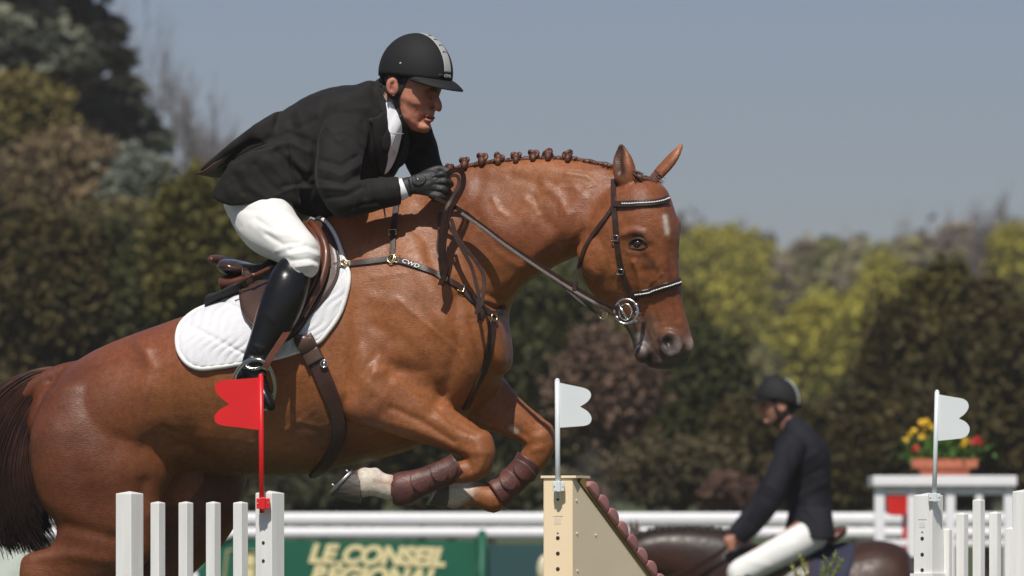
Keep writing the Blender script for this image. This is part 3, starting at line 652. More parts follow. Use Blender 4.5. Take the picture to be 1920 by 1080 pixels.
# ---- surface anatomy: ridges and hollows (mm) ----
sculpt(body, [
 # hindquarters
 ([(262,640),(285,690),(262,760),(255,830)], 13, 7), ([(245,690),(225,760),(222,840)], 26, -6), ([(300,700),(330,770),(345,830)], 34, -9),
 ([(275,850),(295,900),(290,960)], 16, 7), ([(300,820),(355,850),(400,868)], 18, -12), ([(330,880),(360,850)], 12, -8),
 ([(255,640),(275,655)], 14, 7), ([(120,800),(150,900),(180,980)], 26, -5), ([(160,720),(120,800)], 40, 8), ([(205,900),(235,980)], 30, 7),
 ([(125,985),(180,1000),(215,1010)], 12, -7), ([(60,1045),(130,1040),(200,1050)], 12, 6), ([(270,905),(262,990),(255,1060)], 10, -6),
 # barrel and flank
 ([(375,720),(378,790),(350,830)], 26, -8), ([(405,700),(420,780),(440,850)], 20, 5), ([(500,760),(530,850)], 30, 5), ([(560,740),(600,830)], 22, -5),
 ([(305,800),(330,812),(352,820)], 5, -4), ([(330,835),(372,830)], 5, -4), ([(330,818),(345,830),(365,822)], 4, 3),
 # shoulder
 ([(690,470),(660,560),(680,660),(700,700)], 26, 8), ([(650,560),(640,660),(652,740)], 18, -8), ([(760,440),(800,520),(835,600)], 30, 9), ([(740,560),(770,640)], 40, 7),
 ([(855,560),(860,650),(840,720),(810,770)], 12, -8), ([(820,600),(880,640),(905,600)], 20, 5), ([(900,590),(935,620),(945,680)], 20, 8), ([(885,600),(905,700),(890,770)], 10, -7),
 ([(735,690),(790,700),(830,740)], 13, -9), ([(700,700),(735,690)], 10, 6), ([(650,740),(662,785),(700,800)], 16, 8), ([(640,760),(690,690),(730,640)], 10, -5),
 ([(690,720),(715,745),(700,770)], 15, 7),
 # forearm, knee
 ([(745,720),(800,770),(870,820)], 14, 6), ([(735,765),(790,790),(850,830)], 7, -7), ([(800,745),(850,790),(890,815)], 6, -4), ([(720,790),(800,812),(850,835)], 9, 5),
 ([(880,815),(900,840)], 12, 5), ([(885,848),(912,850)], 7, 4), ([(870,855),(885,880)], 7, -5), ([(905,862),(895,885)], 7, 4),
 ([(975,770),(1000,800)], 12, 5), ([(960,800),(990,820)], 6, -4), ([(1000,820),(1022,815)], 9, 5), ([(1000,845),(1015,840)], 6, 4),
 # neck
 ([(790,390),(870,470),(930,560)], 20, -5), ([(920,320),(1000,312),(1100,330)], 14, 5), ([(880,350),(930,430),(1000,470),(1060,440)], 22, 5), ([(940,350),(1010,360),(1090,380)], 24, -4),
 ([(1090,370),(1050,430),(1000,480),(950,530)], 13, 7), ([(1075,475),(1040,492),(990,522),(950,565)], 8, 4), ([(1100,440),(1075,470),(1062,490)], 11, -12),
 ([(905,560),(930,570),(950,575)], 4, 5),([(903,549),(930,558),(952,562)], 4, -4),([(900,578),(930,586),(948,588)], 4, 4),([(903,568),(930,577),(950,581)], 3, -4),([(905,590),(930,597),(946,600)], 4, 4),
 ([(985,375),(1003,383),(1010,400)], 7, 5), ([(1000,372),(1010,395)], 6, -5), ([(925,375),(935,395),(950,405)], 6, 4), ([(1020,360),(1050,350),(1080,352)], 5, 3), ([(1060,325),(1100,330),(1120,345),(1100,352)], 4, 3.5),
 ([(900,340),(885,390),(905,440),(950,480)], 12, -4),
 ([(960,330),(1010,345),(1060,350)], 10, -4), ([(1010,400),(1040,430),(1050,455)], 12, -5), ([(890,420),(930,470),(975,500)], 9, 4), ([(1020,345),(1050,372),(1060,400)], 8, 4), ([(870,400),(860,470),(875,540)], 14, -5), ([(840,420),(835,480),(850,540)], 12, 4),
 ([(700,560),(760,570),(800,620)], 14, 4), ([(700,610),(760,640),(800,690)], 12, -4), ([(720,650),(700,690)], 8, 4), ([(800,470),(830,540),(850,600)], 8, -4),
 # veins
 ([(745,560),(790,600),(860,660),(880,700)], 4, 2.2), ([(700,520),(760,512)], 4, 1.5), ([(560,790),(600,800),(640,785)], 4, 2), ([(470,830),(530,810),(590,770)], 4, 1.8),
 # head
 ([(1110,430),(1098,480),(1120,530),(1150,545)], 12, 3), ([(1130,420),(1125,470),(1140,510)], 16, 4), ([(1152,400),(1160,440),(1165,500)], 12, -3),
 ([(1170,440),(1188,432),(1208,438),(1217,450)], 7, 8), ([(1178,472),(1200,478),(1214,470)], 6, 2.5), ([(1175,420),(1168,402),(1180,392)], 11, -5), ([(1193,455)], 13, -7),
 ([(1205,480),(1225,500),(1235,520)], 6, -2.5), ([(1190,492),(1200,520),(1205,560)], 6, 7), ([(1215,510),(1225,560),(1235,600)], 11, -5), ([(1180,510),(1183,550)], 9, -4),
 ([(1240,400),(1245,470),(1252,540),(1262,610)], 9, 3.5), ([(1225,440),(1235,480)], 9, -3), ([(1255,460),(1262,540),(1270,600)], 6, -2),
 ([(1215,560),(1222,600),(1230,625)], 4, 2), ([(1230,570),(1243,610)], 4, 2), ([(1240,515),(1220,530),(1213,545)], 3, 2),
 ([(1206,596),(1212,618),(1219,640),(1228,660),(1242,674)], 2.2, -2.4), ([(1225,470),(1232,500),(1222,530)], 2.5, 1.8), ([(1232,500),(1246,520),(1250,560)], 2.5, 1.6), ([(1222,530),(1235,555),(1232,590)], 2.5, 1.6), ([(1140,480),(1150,510),(1146,540)], 3, 1.5), ([(1105,500),(1125,520)], 3, 1.3), ([(1192,600),(1200,630),(1203,655)], 6, 3.5), ([(1180,600),(1190,625)], 5,-3),
 ([(1237,636),(1242,624),(1256,622),(1272,630),(1278,645),(1272,662)], 5.5, 6.5), ([(1254,644),(1258,656)], 11, -13), ([(1252,640)], 9, -10),
 ([(1235,680),(1262,676),(1282,668)], 4, 2.5),
 ([(1165,275),(1160,300),(1163,322)], 6.5, -11), ([(1150,300),(1149,330)], 4, 2), ([(1178,290),(1184,320)], 4, 2),
])
def headmask(V, N): uv = proj(V); return 1/(1+np.exp(-(uv[:,0]-1130)/20.))
surfnoise(body, 5, 2.2, 3, 2); surfnoise(body, 26, .7, 5, 2, headmask)
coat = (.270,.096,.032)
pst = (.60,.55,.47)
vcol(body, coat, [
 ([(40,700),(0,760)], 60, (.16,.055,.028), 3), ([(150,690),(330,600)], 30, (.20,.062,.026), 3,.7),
 ([(90,800),(150,960)], 170, (.105,.030,.013), 4, .9), ([(250,650),(420,640)], 60, (.20,.060,.025), 3, .7),  # first stroke: shade on the hindquarters painted into the coat colour
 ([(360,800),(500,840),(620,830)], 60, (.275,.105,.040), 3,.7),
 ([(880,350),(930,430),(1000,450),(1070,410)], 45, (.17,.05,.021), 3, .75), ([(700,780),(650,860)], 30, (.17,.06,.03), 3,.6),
 ([(1150,350),(1250,400),(1260,560)], 60, (.205,.065,.025), 4, .8), ([(925,385),(940,400),(960,410)], 9, (.32,.135,.065), 2, .6), ([(990,378),(1005,395)], 8, (.32,.135,.065), 2, .6), ([(1075,325),(1110,335),(1100,350)], 6, (.33,.15,.075), 2, .6), ([(900,330),(1040,318)], 14, (.26,.10,.042), 2, .5), ([(700,480),(760,520),(790,560)], 24, (.30,.135,.072), 2, .45), ([(600,800),(640,860),(560,880),(470,880),(380,880)], 38, (.14,.06,.028), 3, .8), ([(1120,460)], 40, (.28,.095,.036), 3,.7),  # dark belly stroke: underside shade painted into the coat
 ([(1194,452)], 19, (.085,.030,.015), 3,.9), ([(1205,480),(1225,500)], 7, (.12,.045,.022), 4,.7),
 ([(1195,640),(1215,668),(1250,684),(1285,676)], 21, (.035,.031,.032), 4, .96), ([(1222,600),(1232,640),(1240,660)], 13, (.11,.062,.042), 2.5, .8), ([(1262,612),(1285,630)], 12, (.12,.055,.035), 2.5, .6), ([(1180,606),(1192,640)], 13, (.06,.05,.05), 4,.9), ([(1206,605),(1216,640)], 12, (.085,.06,.05), 4,.8),
 ([(1200,630),(1205,655)], 7, (.30,.27,.25), 4,.8), ([(1258,648)], 27, (.075,.055,.050), 4,.9), ([(1298,640),(1300,655)], 10, (.32,.25,.21), 4,.9), ([(1258,655),(1268,650)], 12, (.20,.17,.165), 4,.8), ([(1248,638),(1254,644)], 9, (.008,.006,.006), 4,1),
 ([(340,920),(420,940),(360,1000),(260,1060)], 55, (.075,.026,.013), 5, .9, lambda V,N: (V[:,1] > .15)*1.), ([(1275,672),(1240,690)], 9, (.10,.08,.07), 4,.8),  # far hind leg: shade under the body painted as darker coat
 ([(1247,406),(1249,420),(1251,436)], 3.4, (.66,.60,.52), 2.2), ([(1252,500),(1266,600)], 9, (.16,.048,.022), 3,.6),
 ([(1163,280),(1160,305),(1166,325)], 9, (.045,.02,.014), 5,.9), ([(1280,268),(1272,285)], 9, (.42,.17,.08), 4,.8), ([(1164,267),(1166,275)], 6, (.08,.03,.02), 4,.8),
 ([(720,885),(690,880),(680,915),(722,925)], 18, pst, 6), ([(850,925),(862,915)], 26, pst, 7, 1, lambda V,N: (V[:,1] > -.18)*1.),
 ([(960,803),(968,808)], 5, (.45,.38,.31), 4, .9),
])
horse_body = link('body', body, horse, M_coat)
BV = make_bvh(body)

# eye
e, n_ = hit(BV, 1195, 456)
mb = MB(); mb.sphere(e-n_*.0075, (.0190,.017,.0145)); mb.build('eye', M_eye, horse)
mb = MB()
for pl, r_ in (([(1178,459),(1184,451),(1195,447),(1206,450),(1214,459)], 2.6), ([(1179,460),(1187,465),(1199,467),(1209,464),(1214,459)], 1.2)):
    ps = []
    for q in dens(pl, 6):
        l, nn = hit(BV, q[0], q[1]); t = math.hypot((q[0]-1196)/20, (q[1]-456)/14)
        ps.append(Vector((l.x, min(l.y, e.y+.004)-.004, l.z)))
    k = len(ps); mb.tube(ps, [r_/550*(.35+.65*math.sin(math.pi*i/(k-1))) for i in range(k)], 8)
M_lid = mat('eyelid', (.035,.014,.008), .6, var=.1)
mb.build('eyelid', M_lid, horse)
# hooves and shoes
M_shoe = mat('horseshoe', (.32,.31,.30), .35, metal=.9, var=.2, vscale=40)
def hoof(rows_, y, hw, shoe=True):
    """rows_: outline pairs heel side / toe side from the coronet down to the sole"""
    mb = MB(); k = len(rows_)
    for j in range(1): loft3(mb, [sec(a, b, hw*(1+.12*i/(k-1)), y, Vector((0,-1,0)), 0, 2.1) for i, (a, b) in enumerate(rows_)], 28, 4, .05, .01)
    h = mb.build('hoof', M_hoof, horse, sharp=True)
    if shoe:
        a, b = P(*rows_[-1][0], y), P(*rows_[-1][1], y); c = (a+b)/2; u = (b-a)/2; v = Vector((0,-1,0))*hw*1.1; n = u.cross(v).normalized()
        q0 = (P(*rows_[0][0], y)+P(*rows_[0][1], y))/2
        if n.dot(c-q0) < 0: n = -n
        m2 = MB(); pts = [c+n*.003+u*math.cos(R(-142+284*i/24))*.93+v*math.sin(R(-142+284*i/24))*.93 for i in range(25)]
        m2.ribbon(pts, [n]*25, .018, .008)
        for t in (R(-128), R(128), R(-60), R(60)): q = c+u*math.cos(t)*.93+v*math.sin(t)*.93; m2.tube([q+n*.006, q+n*.024], .0052, 8)
        m2.build('horseshoe', M_shoe, h)
hoof([((676,884),(676,943)), ((674,884),(655,940)), ((671,882),(634,935)), ((669,880),(618,930))], yk, .046)
hoof([((842,898),(842,950)), ((839,896),(825,950)), ((834,893),(806,946))], yf, .045)
hoof([((128,1410),(172,1400)), ((128,1420),(190,1435)), ((130,1430),(205,1465))], yh, .05, False)
hoof([((234,1410),(278,1400)), ((234,1420),(294,1435)), ((236,1430),(310,1465))], yj, .05, False)
# braids
rnd = random.Random(4)
knobs = [(843,311,.9),(871,300,1.05),(904,293,1.15),(935,293,1.1),(968,291,1.1),(1000,287,1.15),(1028,285,1.15),(1065,288,1.1)]
crest_y = lambda px: ax(px+60)-.03
for i, (kx, ky, s_) in enumerate(knobs):
    mb = MB(); r = .0155*s_; c = P(kx, ky+3, crest_y(kx)-.012); nn = 60
    pts = []; ph = rnd.uniform(0, 6.28); M_ = Matrix.Rotation(rnd.uniform(-.5,.5), 3, 'Y') @ Matrix.Rotation(rnd.uniform(-.6,.6), 3, 'X')
    for j in range(nn+1):
        t = 2*math.pi*j/nn*2
        pts.append(c+M_ @ Vector(((math.sin(t+ph)+2*math.sin(2*t+ph))*r*.30, -math.sin(3*t+ph)*r*.42, (math.cos(t+ph)-2*math.cos(2*t+ph))*r*.30)))
    mb.tube(pts, .0056*s_, 8, cap=False); mb.sphere(c, r*.8, 12, 8)
    # plait running from the crest into the knob
    mb.tube([c+Vector((-.004,-.006,-.030)), c+Vector((-.002,-.012,-.018)), c+Vector((0,-.004,0))], [.004,.010,.012], 8)
    mb.build('mane_braid', M_hair, horse)
# short hair along the crest, forelock
mb = MB()
cr_ = [P(px, np.interp(px, [832,870,920,1000,1075,1140,1165], [316,307,299,292,293,305,313])+2, crest_y(px)-.008) for px in range(832, 1168, 8)]
cr_ = [Vector((q.x, q.y+.004, q.z-.006)) for q in cr_]
mb.tube(cr_, [.0095+.0022*math.sin(i*1.7) for i in range(len(cr_))], 8)
for i in range(300):
    px = rnd.uniform(832, 1205); ky = np.interp(px, [832,870,920,1000,1075,1140,1200], [318,309,301,293,294,308,324])
    y = crest_y(px)-rnd.uniform(0, .02) if px < 1100 else np.interp(px, [1100,1200], [crest_y(1100), HY-.0])-rnd.uniform(0,.02)
    c = P(px, ky+3, y); L_ = rnd.uniform(.006, .013)
    a = rnd.uniform(.3, 1.5)*rnd.choice((-1,1,1)); mb.tube([c, c+Vector((math.sin(a)*L_*.5,-.002,math.cos(a)*L_*.6)), c+Vector((math.sin(a)*L_,rnd.uniform(-.006,.004),math.cos(a)*L_*.8))], [.0016,.0013,.0004], 4, cap=False)
for i in range(260):
    px = rnd.uniform(1186, 1232); l, nn = hit(BV, px, rnd.uniform(318, 336))
    if l is None: continue
    e2 = l+Vector((rnd.uniform(.005,.035), rnd.uniform(-.012,0), -rnd.uniform(.01,.030)))
    mb.tube([l+nn*.002, (l+e2)/2+nn*.008, e2+nn*.002], [.0018,.0018,.0004], 4, cap=False)
mb.build('mane', M_hair, horse)
# tail
yt = ax(60)
mb = MB(); limb(mb, [(104,718,yt+.03,8,10),(66,760,yt+.03,14,18),(22,830,yt+.035,26,18),(4,900,yt+.035,34,18),(16,960,yt+.035,34,18),(36,995,yt+.035,18,14)], 4, 20, .4, .9)
tc_ = mb.build('tail_core', mat('tail_core_hair', (.010,.006,.005), .6, vscale=40, col2=(.03,.014,.01), bump=.8, bscale=60, bdist=.01, stretch=(6,6,.6)), horse)
rnd = random.Random(11); mb = MB(); cols = []
yt = ax(60)
guides = [ # start on dock -> end, as pixel polylines
 [(128,692),(80,692),(20,716),(-40,770),(-90,880),(-110,1000)],
 [(120,700),(75,708),(20,745),(-25,820),(-50,930),(-60,1060)],
 [(112,705),(68,728),(22,785),(-8,870),(-14,960),(-10,1040)],
 [(100,712),(62,750),(28,820),(14,890),(26,970),(66,1050)],
 [(92,718),(62,770),(42,830),(36,900),(54,965),(98,1034)],
 [(95,715),(66,775),(52,830),(56,890),(80,945),(104,985)],
 [(84,722),(55,790),(30,860),(10,930),(5,1000),(20,1060)],
]
G = np.array([dens(g, 5) for g in guides])
for i in range(5200):
    u = rnd.uniform(0, len(guides)-1.001); k = int(u); f = u-k
    g = G[k]*(1-f)+G[k+1]*f; dx = rnd.gauss(0, 5); dyy = rnd.gauss(0, 5); yy = rnd.uniform(-.055, .05)
    n = len(g); cut = int(n*rnd.uniform(.72, 1.0)); wob = rnd.uniform(0, 6.28); wa = rnd.uniform(1, 5)
    pts = [P(q[0]+dx*(j/n)*2+wa*math.sin(j*.22+wob)*(j/n), q[1]+dyy*(j/n)+rnd.uniform(-.3,.3), yt+yy*(.35+.9*j/n)) for j, q in enumerate(g[:cut])]
    r = rnd.uniform(.0007, .0017); nv = len(mb.v)
    mb.tube(pts, [r*(.7+.6*math.sin(math.pi*min(1,(j+2)/len(pts)))) for j in range(len(pts))], 3, cap=False)
    t0 = rnd.uniform(.6, 1.25)
    for j in range(len(pts)):
        t = j/n; cc = np.array([1.35,1.1,1.0])*(1-min(1,t*1.5))+np.array([.16,.15,.16])*min(1,t*1.5)
        cols += [[*(cc*t0), 1]]*3
me = mb.mesh('tail'); at = me.color_attributes.new('col', 'FLOAT_COLOR', 'POINT'); at.data.foreach_set('color', np.array(cols, dtype=float).ravel())
link('tail', me, horse, M_tail)
# ---------------- tack ----------------
M_dk = mat('dark_leather', (.028,.014,.010), .38, vscale=40, col2=(.050,.025,.017), bump=.25, bscale=350, bdist=.002, spec=.5)
M_rein = mat('rein_leather', (.016,.008,.006), .85, vscale=40, spec=.12, col2=(.028,.013,.009), bump=.25, bscale=350, bdist=.002)
M_red = mat('saddle_leather', (.075,.022,.011), .38, vscale=14, col2=(.13,.042,.020), bump=.2, bscale=300, bdist=.002, coat=.08)
M_girth = mat('girth_leather', (.028,.012,.009), .42, vscale=9, col2=(.060,.024,.018), bump=.3, bscale=160, bdist=.003)
M_seat = mat('seat_leather', (.035,.017,.012), .22, vscale=20, col2=(.055,.026,.018), bump=.12, bscale=300, bdist=.002, coat=.6)
M_flap = mat('flap_leather', (.055,.030,.021), .36, vscale=10, col2=(.085,.048,.034), bump=.2, bscale=300, bdist=.002)
M_pad = mat('white_cotton', (.70,.70,.72), .85, var=.02, bump=.4, bscale=160, bdist=.003, sheen=.2, spec=.2)
M_bind = mat('white_piping', (.80,.79,.76), .8, var=.05, bump=.6, bscale=300, bdist=.003)
M_felt = mat('black_felt', (.018,.018,.020), .9, var=.2)
M_boot_l = mat('tendon_boot_leather', (.060,.022,.020), .5, vscale=22, col2=(.135,.045,.032), bump=.3, bscale=160, bdist=.004)
M_bootedge = mat('boot_edge_binding', (.13,.075,.055), .55, var=.2)

def inside_rings(poly, c, nr, nb=160, m=6):
    D = dens(list(poly)+[poly[0]], m)[:-1]; L_ = len(D)
    idx = np.linspace(0, L_, nb, endpoint=False); B_ = np.array([D[int(i)]*(1-(i%1))+D[(int(i)+1)%L_]*(i%1) for i in idx])
    return [np.array(c)+(B_-np.array(c))*((k+1)/nr)**.75 for k in range(nr)]
def drape(name, bv, poly, c, th, mt, parent, nr=22, nb=160, quilt=None, off=.0, edge=None, m=6, smooth=0, edge_r=.004, sink=.004):
    """a padded patch of cloth or leather lying on the surface inside polygon poly"""
    rings = inside_rings(poly, c, nr, nb, m); V_ = []; NN = []
    def pt(q, d):
        l, n = hit(bv, q[0], q[1])
        if l is None: return None, None
        return l, n
    pts = [[pt(q, 0) for q in rg] for rg in rings]; l0, n0 = hitf(bv, c[0], c[1])
    pass
    for k in range(nr):
        for j in range(nb):
            if pts[k][j][0] is None:
                a = pts[k-1][j] if k else (l0, n0); q = rings[k][j]; pts[k][j] = (P(q[0], q[1], a[0].y+.004), a[1])
    mb = MB(); th_ = lambda r: th*min(1, max(0, (1-r)/.06))**.5
    vs = [l0+n0*(th+off)]
    for k in range(nr):
        r = ((k+1)/nr)**.75
        for j in range(nb):
            l, n = pts[k][j]; q = rings[k][j]; h = th_(r)
            if quilt: h += quilt(q[0], q[1])*min(1, (1-r)/.08)
            n2 = (n+Vector((0,-.6,0))).normalized()
            vs.append(l+n2*(h+off if k < nr-1 else off-sink))
    fs = [(0, 1+j, 1+(j+1)%nb) for j in range(nb)]
    for k in range(nr-1):
        for j in range(nb): a = 1+k*nb; fs.append((a+j, a+nb+j, a+nb+(j+1)%nb, a+(j+1)%nb))
    mb.add(vs, fs); me = mb.mesh(name)
    if smooth: lap(me, smooth)
    o = link(name, me, parent, mt)
    if edge:
        m2 = MB(); P_ = [pts[nr-2][j][0]+(pts[nr-2][j][1]+Vector((0,-.6,0))).normalized()*(off+th*.5) for j in range(nb)]+[pts[nr-2][0][0]+(pts[nr-2][0][1]+Vector((0,-.6,0))).normalized()*(off+th*.5)]
        m2.tube(P_, edge_r, 8, cap=False); m2.build('piping', edge, o)
    return o

# saddle pad
def quilt(x, y):
    u = (x*.80+y*.62)/15.; v = (x*.25-y*.95)/26.; w_ = math.sin(u*math.pi+1.1*math.sin(v*2.4))
    seam = math.exp(-((y-(612+(x-355)*.50))/3.0)**2)+math.exp(-((y-(560+(x-400)*.42))/3.)**2)
    return .0044*abs(w_)-.0050*seam
pad_poly = [(398,572),(362,588),(338,609),(330,634),(334,663),(350,684),(374,693),(412,690),(452,683),(514,673),(560,660),(596,644),(616,624),(640,588),(654,548),(658,515),(650,490),(632,440),(612,412),(596,414),(560,478),(510,530),(450,552)]
pad = drape('saddle_pad', BV, pad_poly, (500,602), .010, M_pad, None, 34, 220, quilt, off=.003, edge=M_bind, edge_r=.0085)
tag(pad, 'white quilted saddle pad with corded edge under the brown saddle', 'saddle pad')
mb = MB(); rows = []
for a, b, hw in (((402,574),(404,584),.11),((410,553),(414,580),.15),((434,548),(440,566),.17),((470,528),(476,556),.19),((540,480),(545,520),.19)):
    rows.append(sec(a, b, hw, ax(a[0]), LAT, .1, 3))
loft3(mb, rows, 28, 4, .3, .3)
hp = mb.build('half_pad', M_felt, None); tag(hp, 'black half pad peeping out behind and beneath the saddle cantle', 'half pad')

saddle = thing('saddle', 'brown leather jumping saddle under the leaping rider', 'saddle')
BV2 = make_bvh(body, pad.data)
mb = MB(); rows = []
for a, b, hw, p in (((424,492),(424,512),.10,2.2),((432,486),(434,517),.15,2.2),((452,489),(452,519),.175,2.5),((470,494),(470,522),.17,2.4),((500,495),(505,520),.14,2.4),((540,478),(550,515),.12,2.4),((575,448),(592,490),.10,2.3),((598,428),(612,460),.08,2.2)):
    rows.append(sec(a, b, hw, ax(a[0]), LAT, .0, p))
loft3(mb, rows, 32, 5, .35, .5); mb.build('seat', M_seat, saddle)
# reddish cantle rim
mb = MB(); pts = []
for i in range(25):
    t = R(14)+R(152)*i/24; c = P(430, 491, ax(409)); pts.append(c+LAT*math.cos(t)*.148+Vector((-.010-.022*math.sin(t), 0, .0+.004*math.sin(t))))
mb.tube(pts, [.004+.015*math.sin(math.pi*i/24)**.5 for i in range(25)], 10); mb.build('cantle', M_red, saddle)
seat_me = [o for o in saddle.children if o.name == 'seat'][0].data
mb = MB(); rows = []
for a, b, hw in (((426,519),(428,545),.10),((434,516),(436,553),.14),((452,518),(456,552),.16),((475,512),(482,546),.16),((530,488),(545,535),.15)):
    rows.append(sec(a, b, hw, ax(a[0]), LAT, .0, 2.6))
loft3(mb, rows, 28, 4, .4, .3); pn = mb.build('panel', M_red, saddle)
BVS = make_bvh(body, seat_me, pn.data)
def _piece(name, poly, c, th, mt, off, edge=None, er=.004, par=None, nr=14, nb=100): 
    return drape(name, BVS, poly, c, th, mt, par or saddle, nr, nb, None, off=off, edge=edge, edge_r=er, smooth=3, sink=.012)
_piece('sweat_flap', [(470,530),(560,460),(598,412),(622,432),(638,470),(641,500),(634,530),(612,562),(586,592),(556,632),(520,648),(490,625)], (570,540), .008, M_flap, .016, M_dk)
fl = _piece('flap', [(455,515),(500,500),(560,450),(588,420),(606,436),(621,470),(622,498),(606,545),(580,585),(545,622),(500,632),(464,606),(453,570)], (540,530), .010, M_flap, .028, M_dk)
mb = MB(); 
for dx, r_ in ((0,.0145),(-11,.011)):
    ps = []
    for q in dens([(596,432),(608,452),(617,478),(614,510),(603,542),(587,570),(570,598)], 6):
        l, n = hitf(BVS, q[0]+dx, q[1]); ps.append(l+n*.043)
    ps = [Vector(q) for q in catmull([tuple(p) for p in ps[::6]], 6)]
    k = len(ps); mb.tube(ps, [r_*(.5+.5*math.sin(math.pi*min(1,(i+3)/(k*.6)) if i < k*.3 else math.pi*.5*(1+(i/k-.3)*.6))) for i in range(k)], 10)
mb.build('knee_roll', M_red, fl)
mb = MB()
l0 = [P(x, y, yy) for x, y, yy in ((437,531,-.20),(455,523,-.225),(476,516,-.25),(496,507,-.27),(512,499,-.28))]
l0 = [Vector(q) for q in catmull([tuple(p) for p in l0], 4)]
mb.ribbon(l0, [Vector((-.2,-1,.2)).normalized()]*len(l0), .012, .004)
q = l0[8]+Vector((0,-.004,0))
mb.box(q, .022, .012, .014); mb.build('strap', M_red, saddle)
# girth (wraps under the belly) and its buckle cover
mb = MB(); ps, ns = strap(mb, BV2, [(570,634),(586,662),(603,700),(620,740),(634,780),(636,815),(622,850),(603,876),(585,889)], [.060]*1+[.060-.026*(i/64)**1.5 for i in range(1,65)], .010, .004, 8, smooth=6)
# carry on round the far side
bvp = body
g = mb.build('girth', M_girth, saddle, sharp=True)
mb = MB(); strap(mb, BV2, [(566,632),(580,655),(593,680)], .060, .006, .016, 8, smooth=2); mb.build('billet_cover', M_flap, saddle)
mb = MB(); l, n = hitf(BV2, 609, 682); ring(mb, l+n*.024, n, .012, .003); mb.sphere(l+n*.018, (.009,.009,.009)); mb.build('girth_ring', M_steel, g)
# stirrup
YB = -.43
mb = MB()
ps = [Vector(q) for q in catmull([tuple(P(*q)) for q in ((558,588,-.35),(546,609,-.375),(532,632,-.43),(515,658,-.475),(503,677,-.492),(497,690,-.492))], 4)]
mb.ribbon(ps, [Vector((.25,-1,.1)).normalized()]*len(ps), .022, .004); mb.build('stirrup_leather', M_red, saddle, sharp=True)
mb = MB(); ps = [P(x, y, yy) for x, y, yy in ((441,735,-.40),(440,712,-.41),(447,694,-.43),(462,679,-.455),(482,674,-.47),(499,682,-.47),(510,700,-.455),(515,725,-.44),(512,748,-.43),(504,764,-.42))]
ps = [Vector(q) for q in catmull([tuple(p) for p in ps], 5)]
mb.tube(ps, [.0075]*len(ps), 10); mb.tube([P(441,735,-.40), P(450,757,-.40), P(476,768,-.41), P(504,764,-.42)], .012, 10)
mb.build('stirrup', M_steel, saddle)
# far stirrup
mb = MB(); yy = .40
ps = [P(x, y, yy) for x, y in ((452,735),(456,700),(478,675),(500,698),(508,735),(504,760),(460,760),(452,735))]; mb.tube(ps, .008, 8, cap=False)
mb.build('stirrup', M_steel, saddle)

# ---- tendon boots on the forelegs ----
def boot(chain, y, label, wraps):
    mb = MB(); limb(mb, [(a,b,y+dy,r,r2) for a,b,dy,r,r2 in chain], 5, 24, .05, .05)
    root = thing('tendon_boot', label, 'leg guard', 'tendon boots on the forelegs')
    sh = mb.build('shell', M_boot_l, root); bvb = make_bvh(sh.data)
    for poly, c in wraps:
        drape('strap_tab', bvb, poly, c, .005, M_boot_l, root, 8, 60, off=.003, edge=M_bootedge, edge_r=.0022, sink=.004)
    return root
boot([(860,872,0,27,28),(848,880,0,26,27),(820,892,0,25,26),(790,904,0,26,26),(762,914,0,31,29),(745,918,0,31,28),(737,918,0,27,24)], yk, 'brown leather tendon boot on the nearer foreleg above the lifted hoof',
  [([(735,902),(748,896),(768,905),(776,925),(765,941),(745,942),(733,925)], (755,920)), ([(768,892),(785,884),(800,893),(806,912),(797,924),(780,920),(770,908)], (787,904)), ([(806,876),(822,868),(836,876),(840,890),(834,902),(818,902),(808,890)], (823,886)),
   ([(842,864),(852,860),(858,872),(853,890),(844,898),(843,880)], (850,878))])
boot([(994,862,0,28,28),(985,876,0,27,27),(965,898,0,26,26),(948,914,0,27,27),(930,926,0,30,29)], yf, 'brown leather tendon boot on the farther foreleg beside the white flag',
  [([(968,860),(985,868),(1004,890),(998,903),(978,900),(962,880)], (980,882)), ([(944,880),(958,884),(970,904),(962,920),(945,915),(936,898)], (953,900))])

# ---- breastplate ----
bp = thing('breastplate', 'dark leather breastplate across the chestnut horse shoulder, fixed to the saddle', 'breastplate')
S1 = [(618,500),(640,497),(668,494),(700,490),(733,486)]
S2 = [(737,487),(760,492),(790,502),(818,514),(840,526)]
S3 = [(840,526),(862,540),(885,560),(905,578),(922,590),(935,585),(943,572)]
mb = MB()
strap(mb, BV2, S1, .021, .0045, .003); strap(mb, BV2, S2, .021, .0045, .003)
strap(mb, BV2, S3, .024, .005, .003)
mb.build('shoulder_strap', M_dk, bp, sharp=True)
mb = MB(); strap(mb, BV2, [(735,484),(737,460),(738,436),(740,415),(744,385),(750,360)], .020, .0045, .003); mb.build('wither_strap', M_dk, bp, sharp=True)
mb = MB(); strap(mb, BV2, [(924,592),(921,620),(917,655),(908,690),(892,725),(872,765)], .026, .005, .003, smooth=4); mb.build('chest_strap', M_dk, bp, sharp=True)
mb = MB(); strap(mb, BV2, [(838,522),(828,500),(824,470),(826,440),(828,400)], .017, .004, .006); mb.build('running_attachment', M_dk, bp, sharp=True); mb = MB(); strap(mb, BV2, [(905,582),(896,598)], .018, .005, .009); mb.build('running_attachment', M_dk, bp, sharp=True)
for px, py, r in ((735,487,.014),(923,596,.013),(832,523,.012),(645,496,.012)):
    mb = MB(); l, n = hitf(BV2, px, py); ring(mb, l+n*.010, n, r, .0026); mb.build('ring', M_brass, bp)
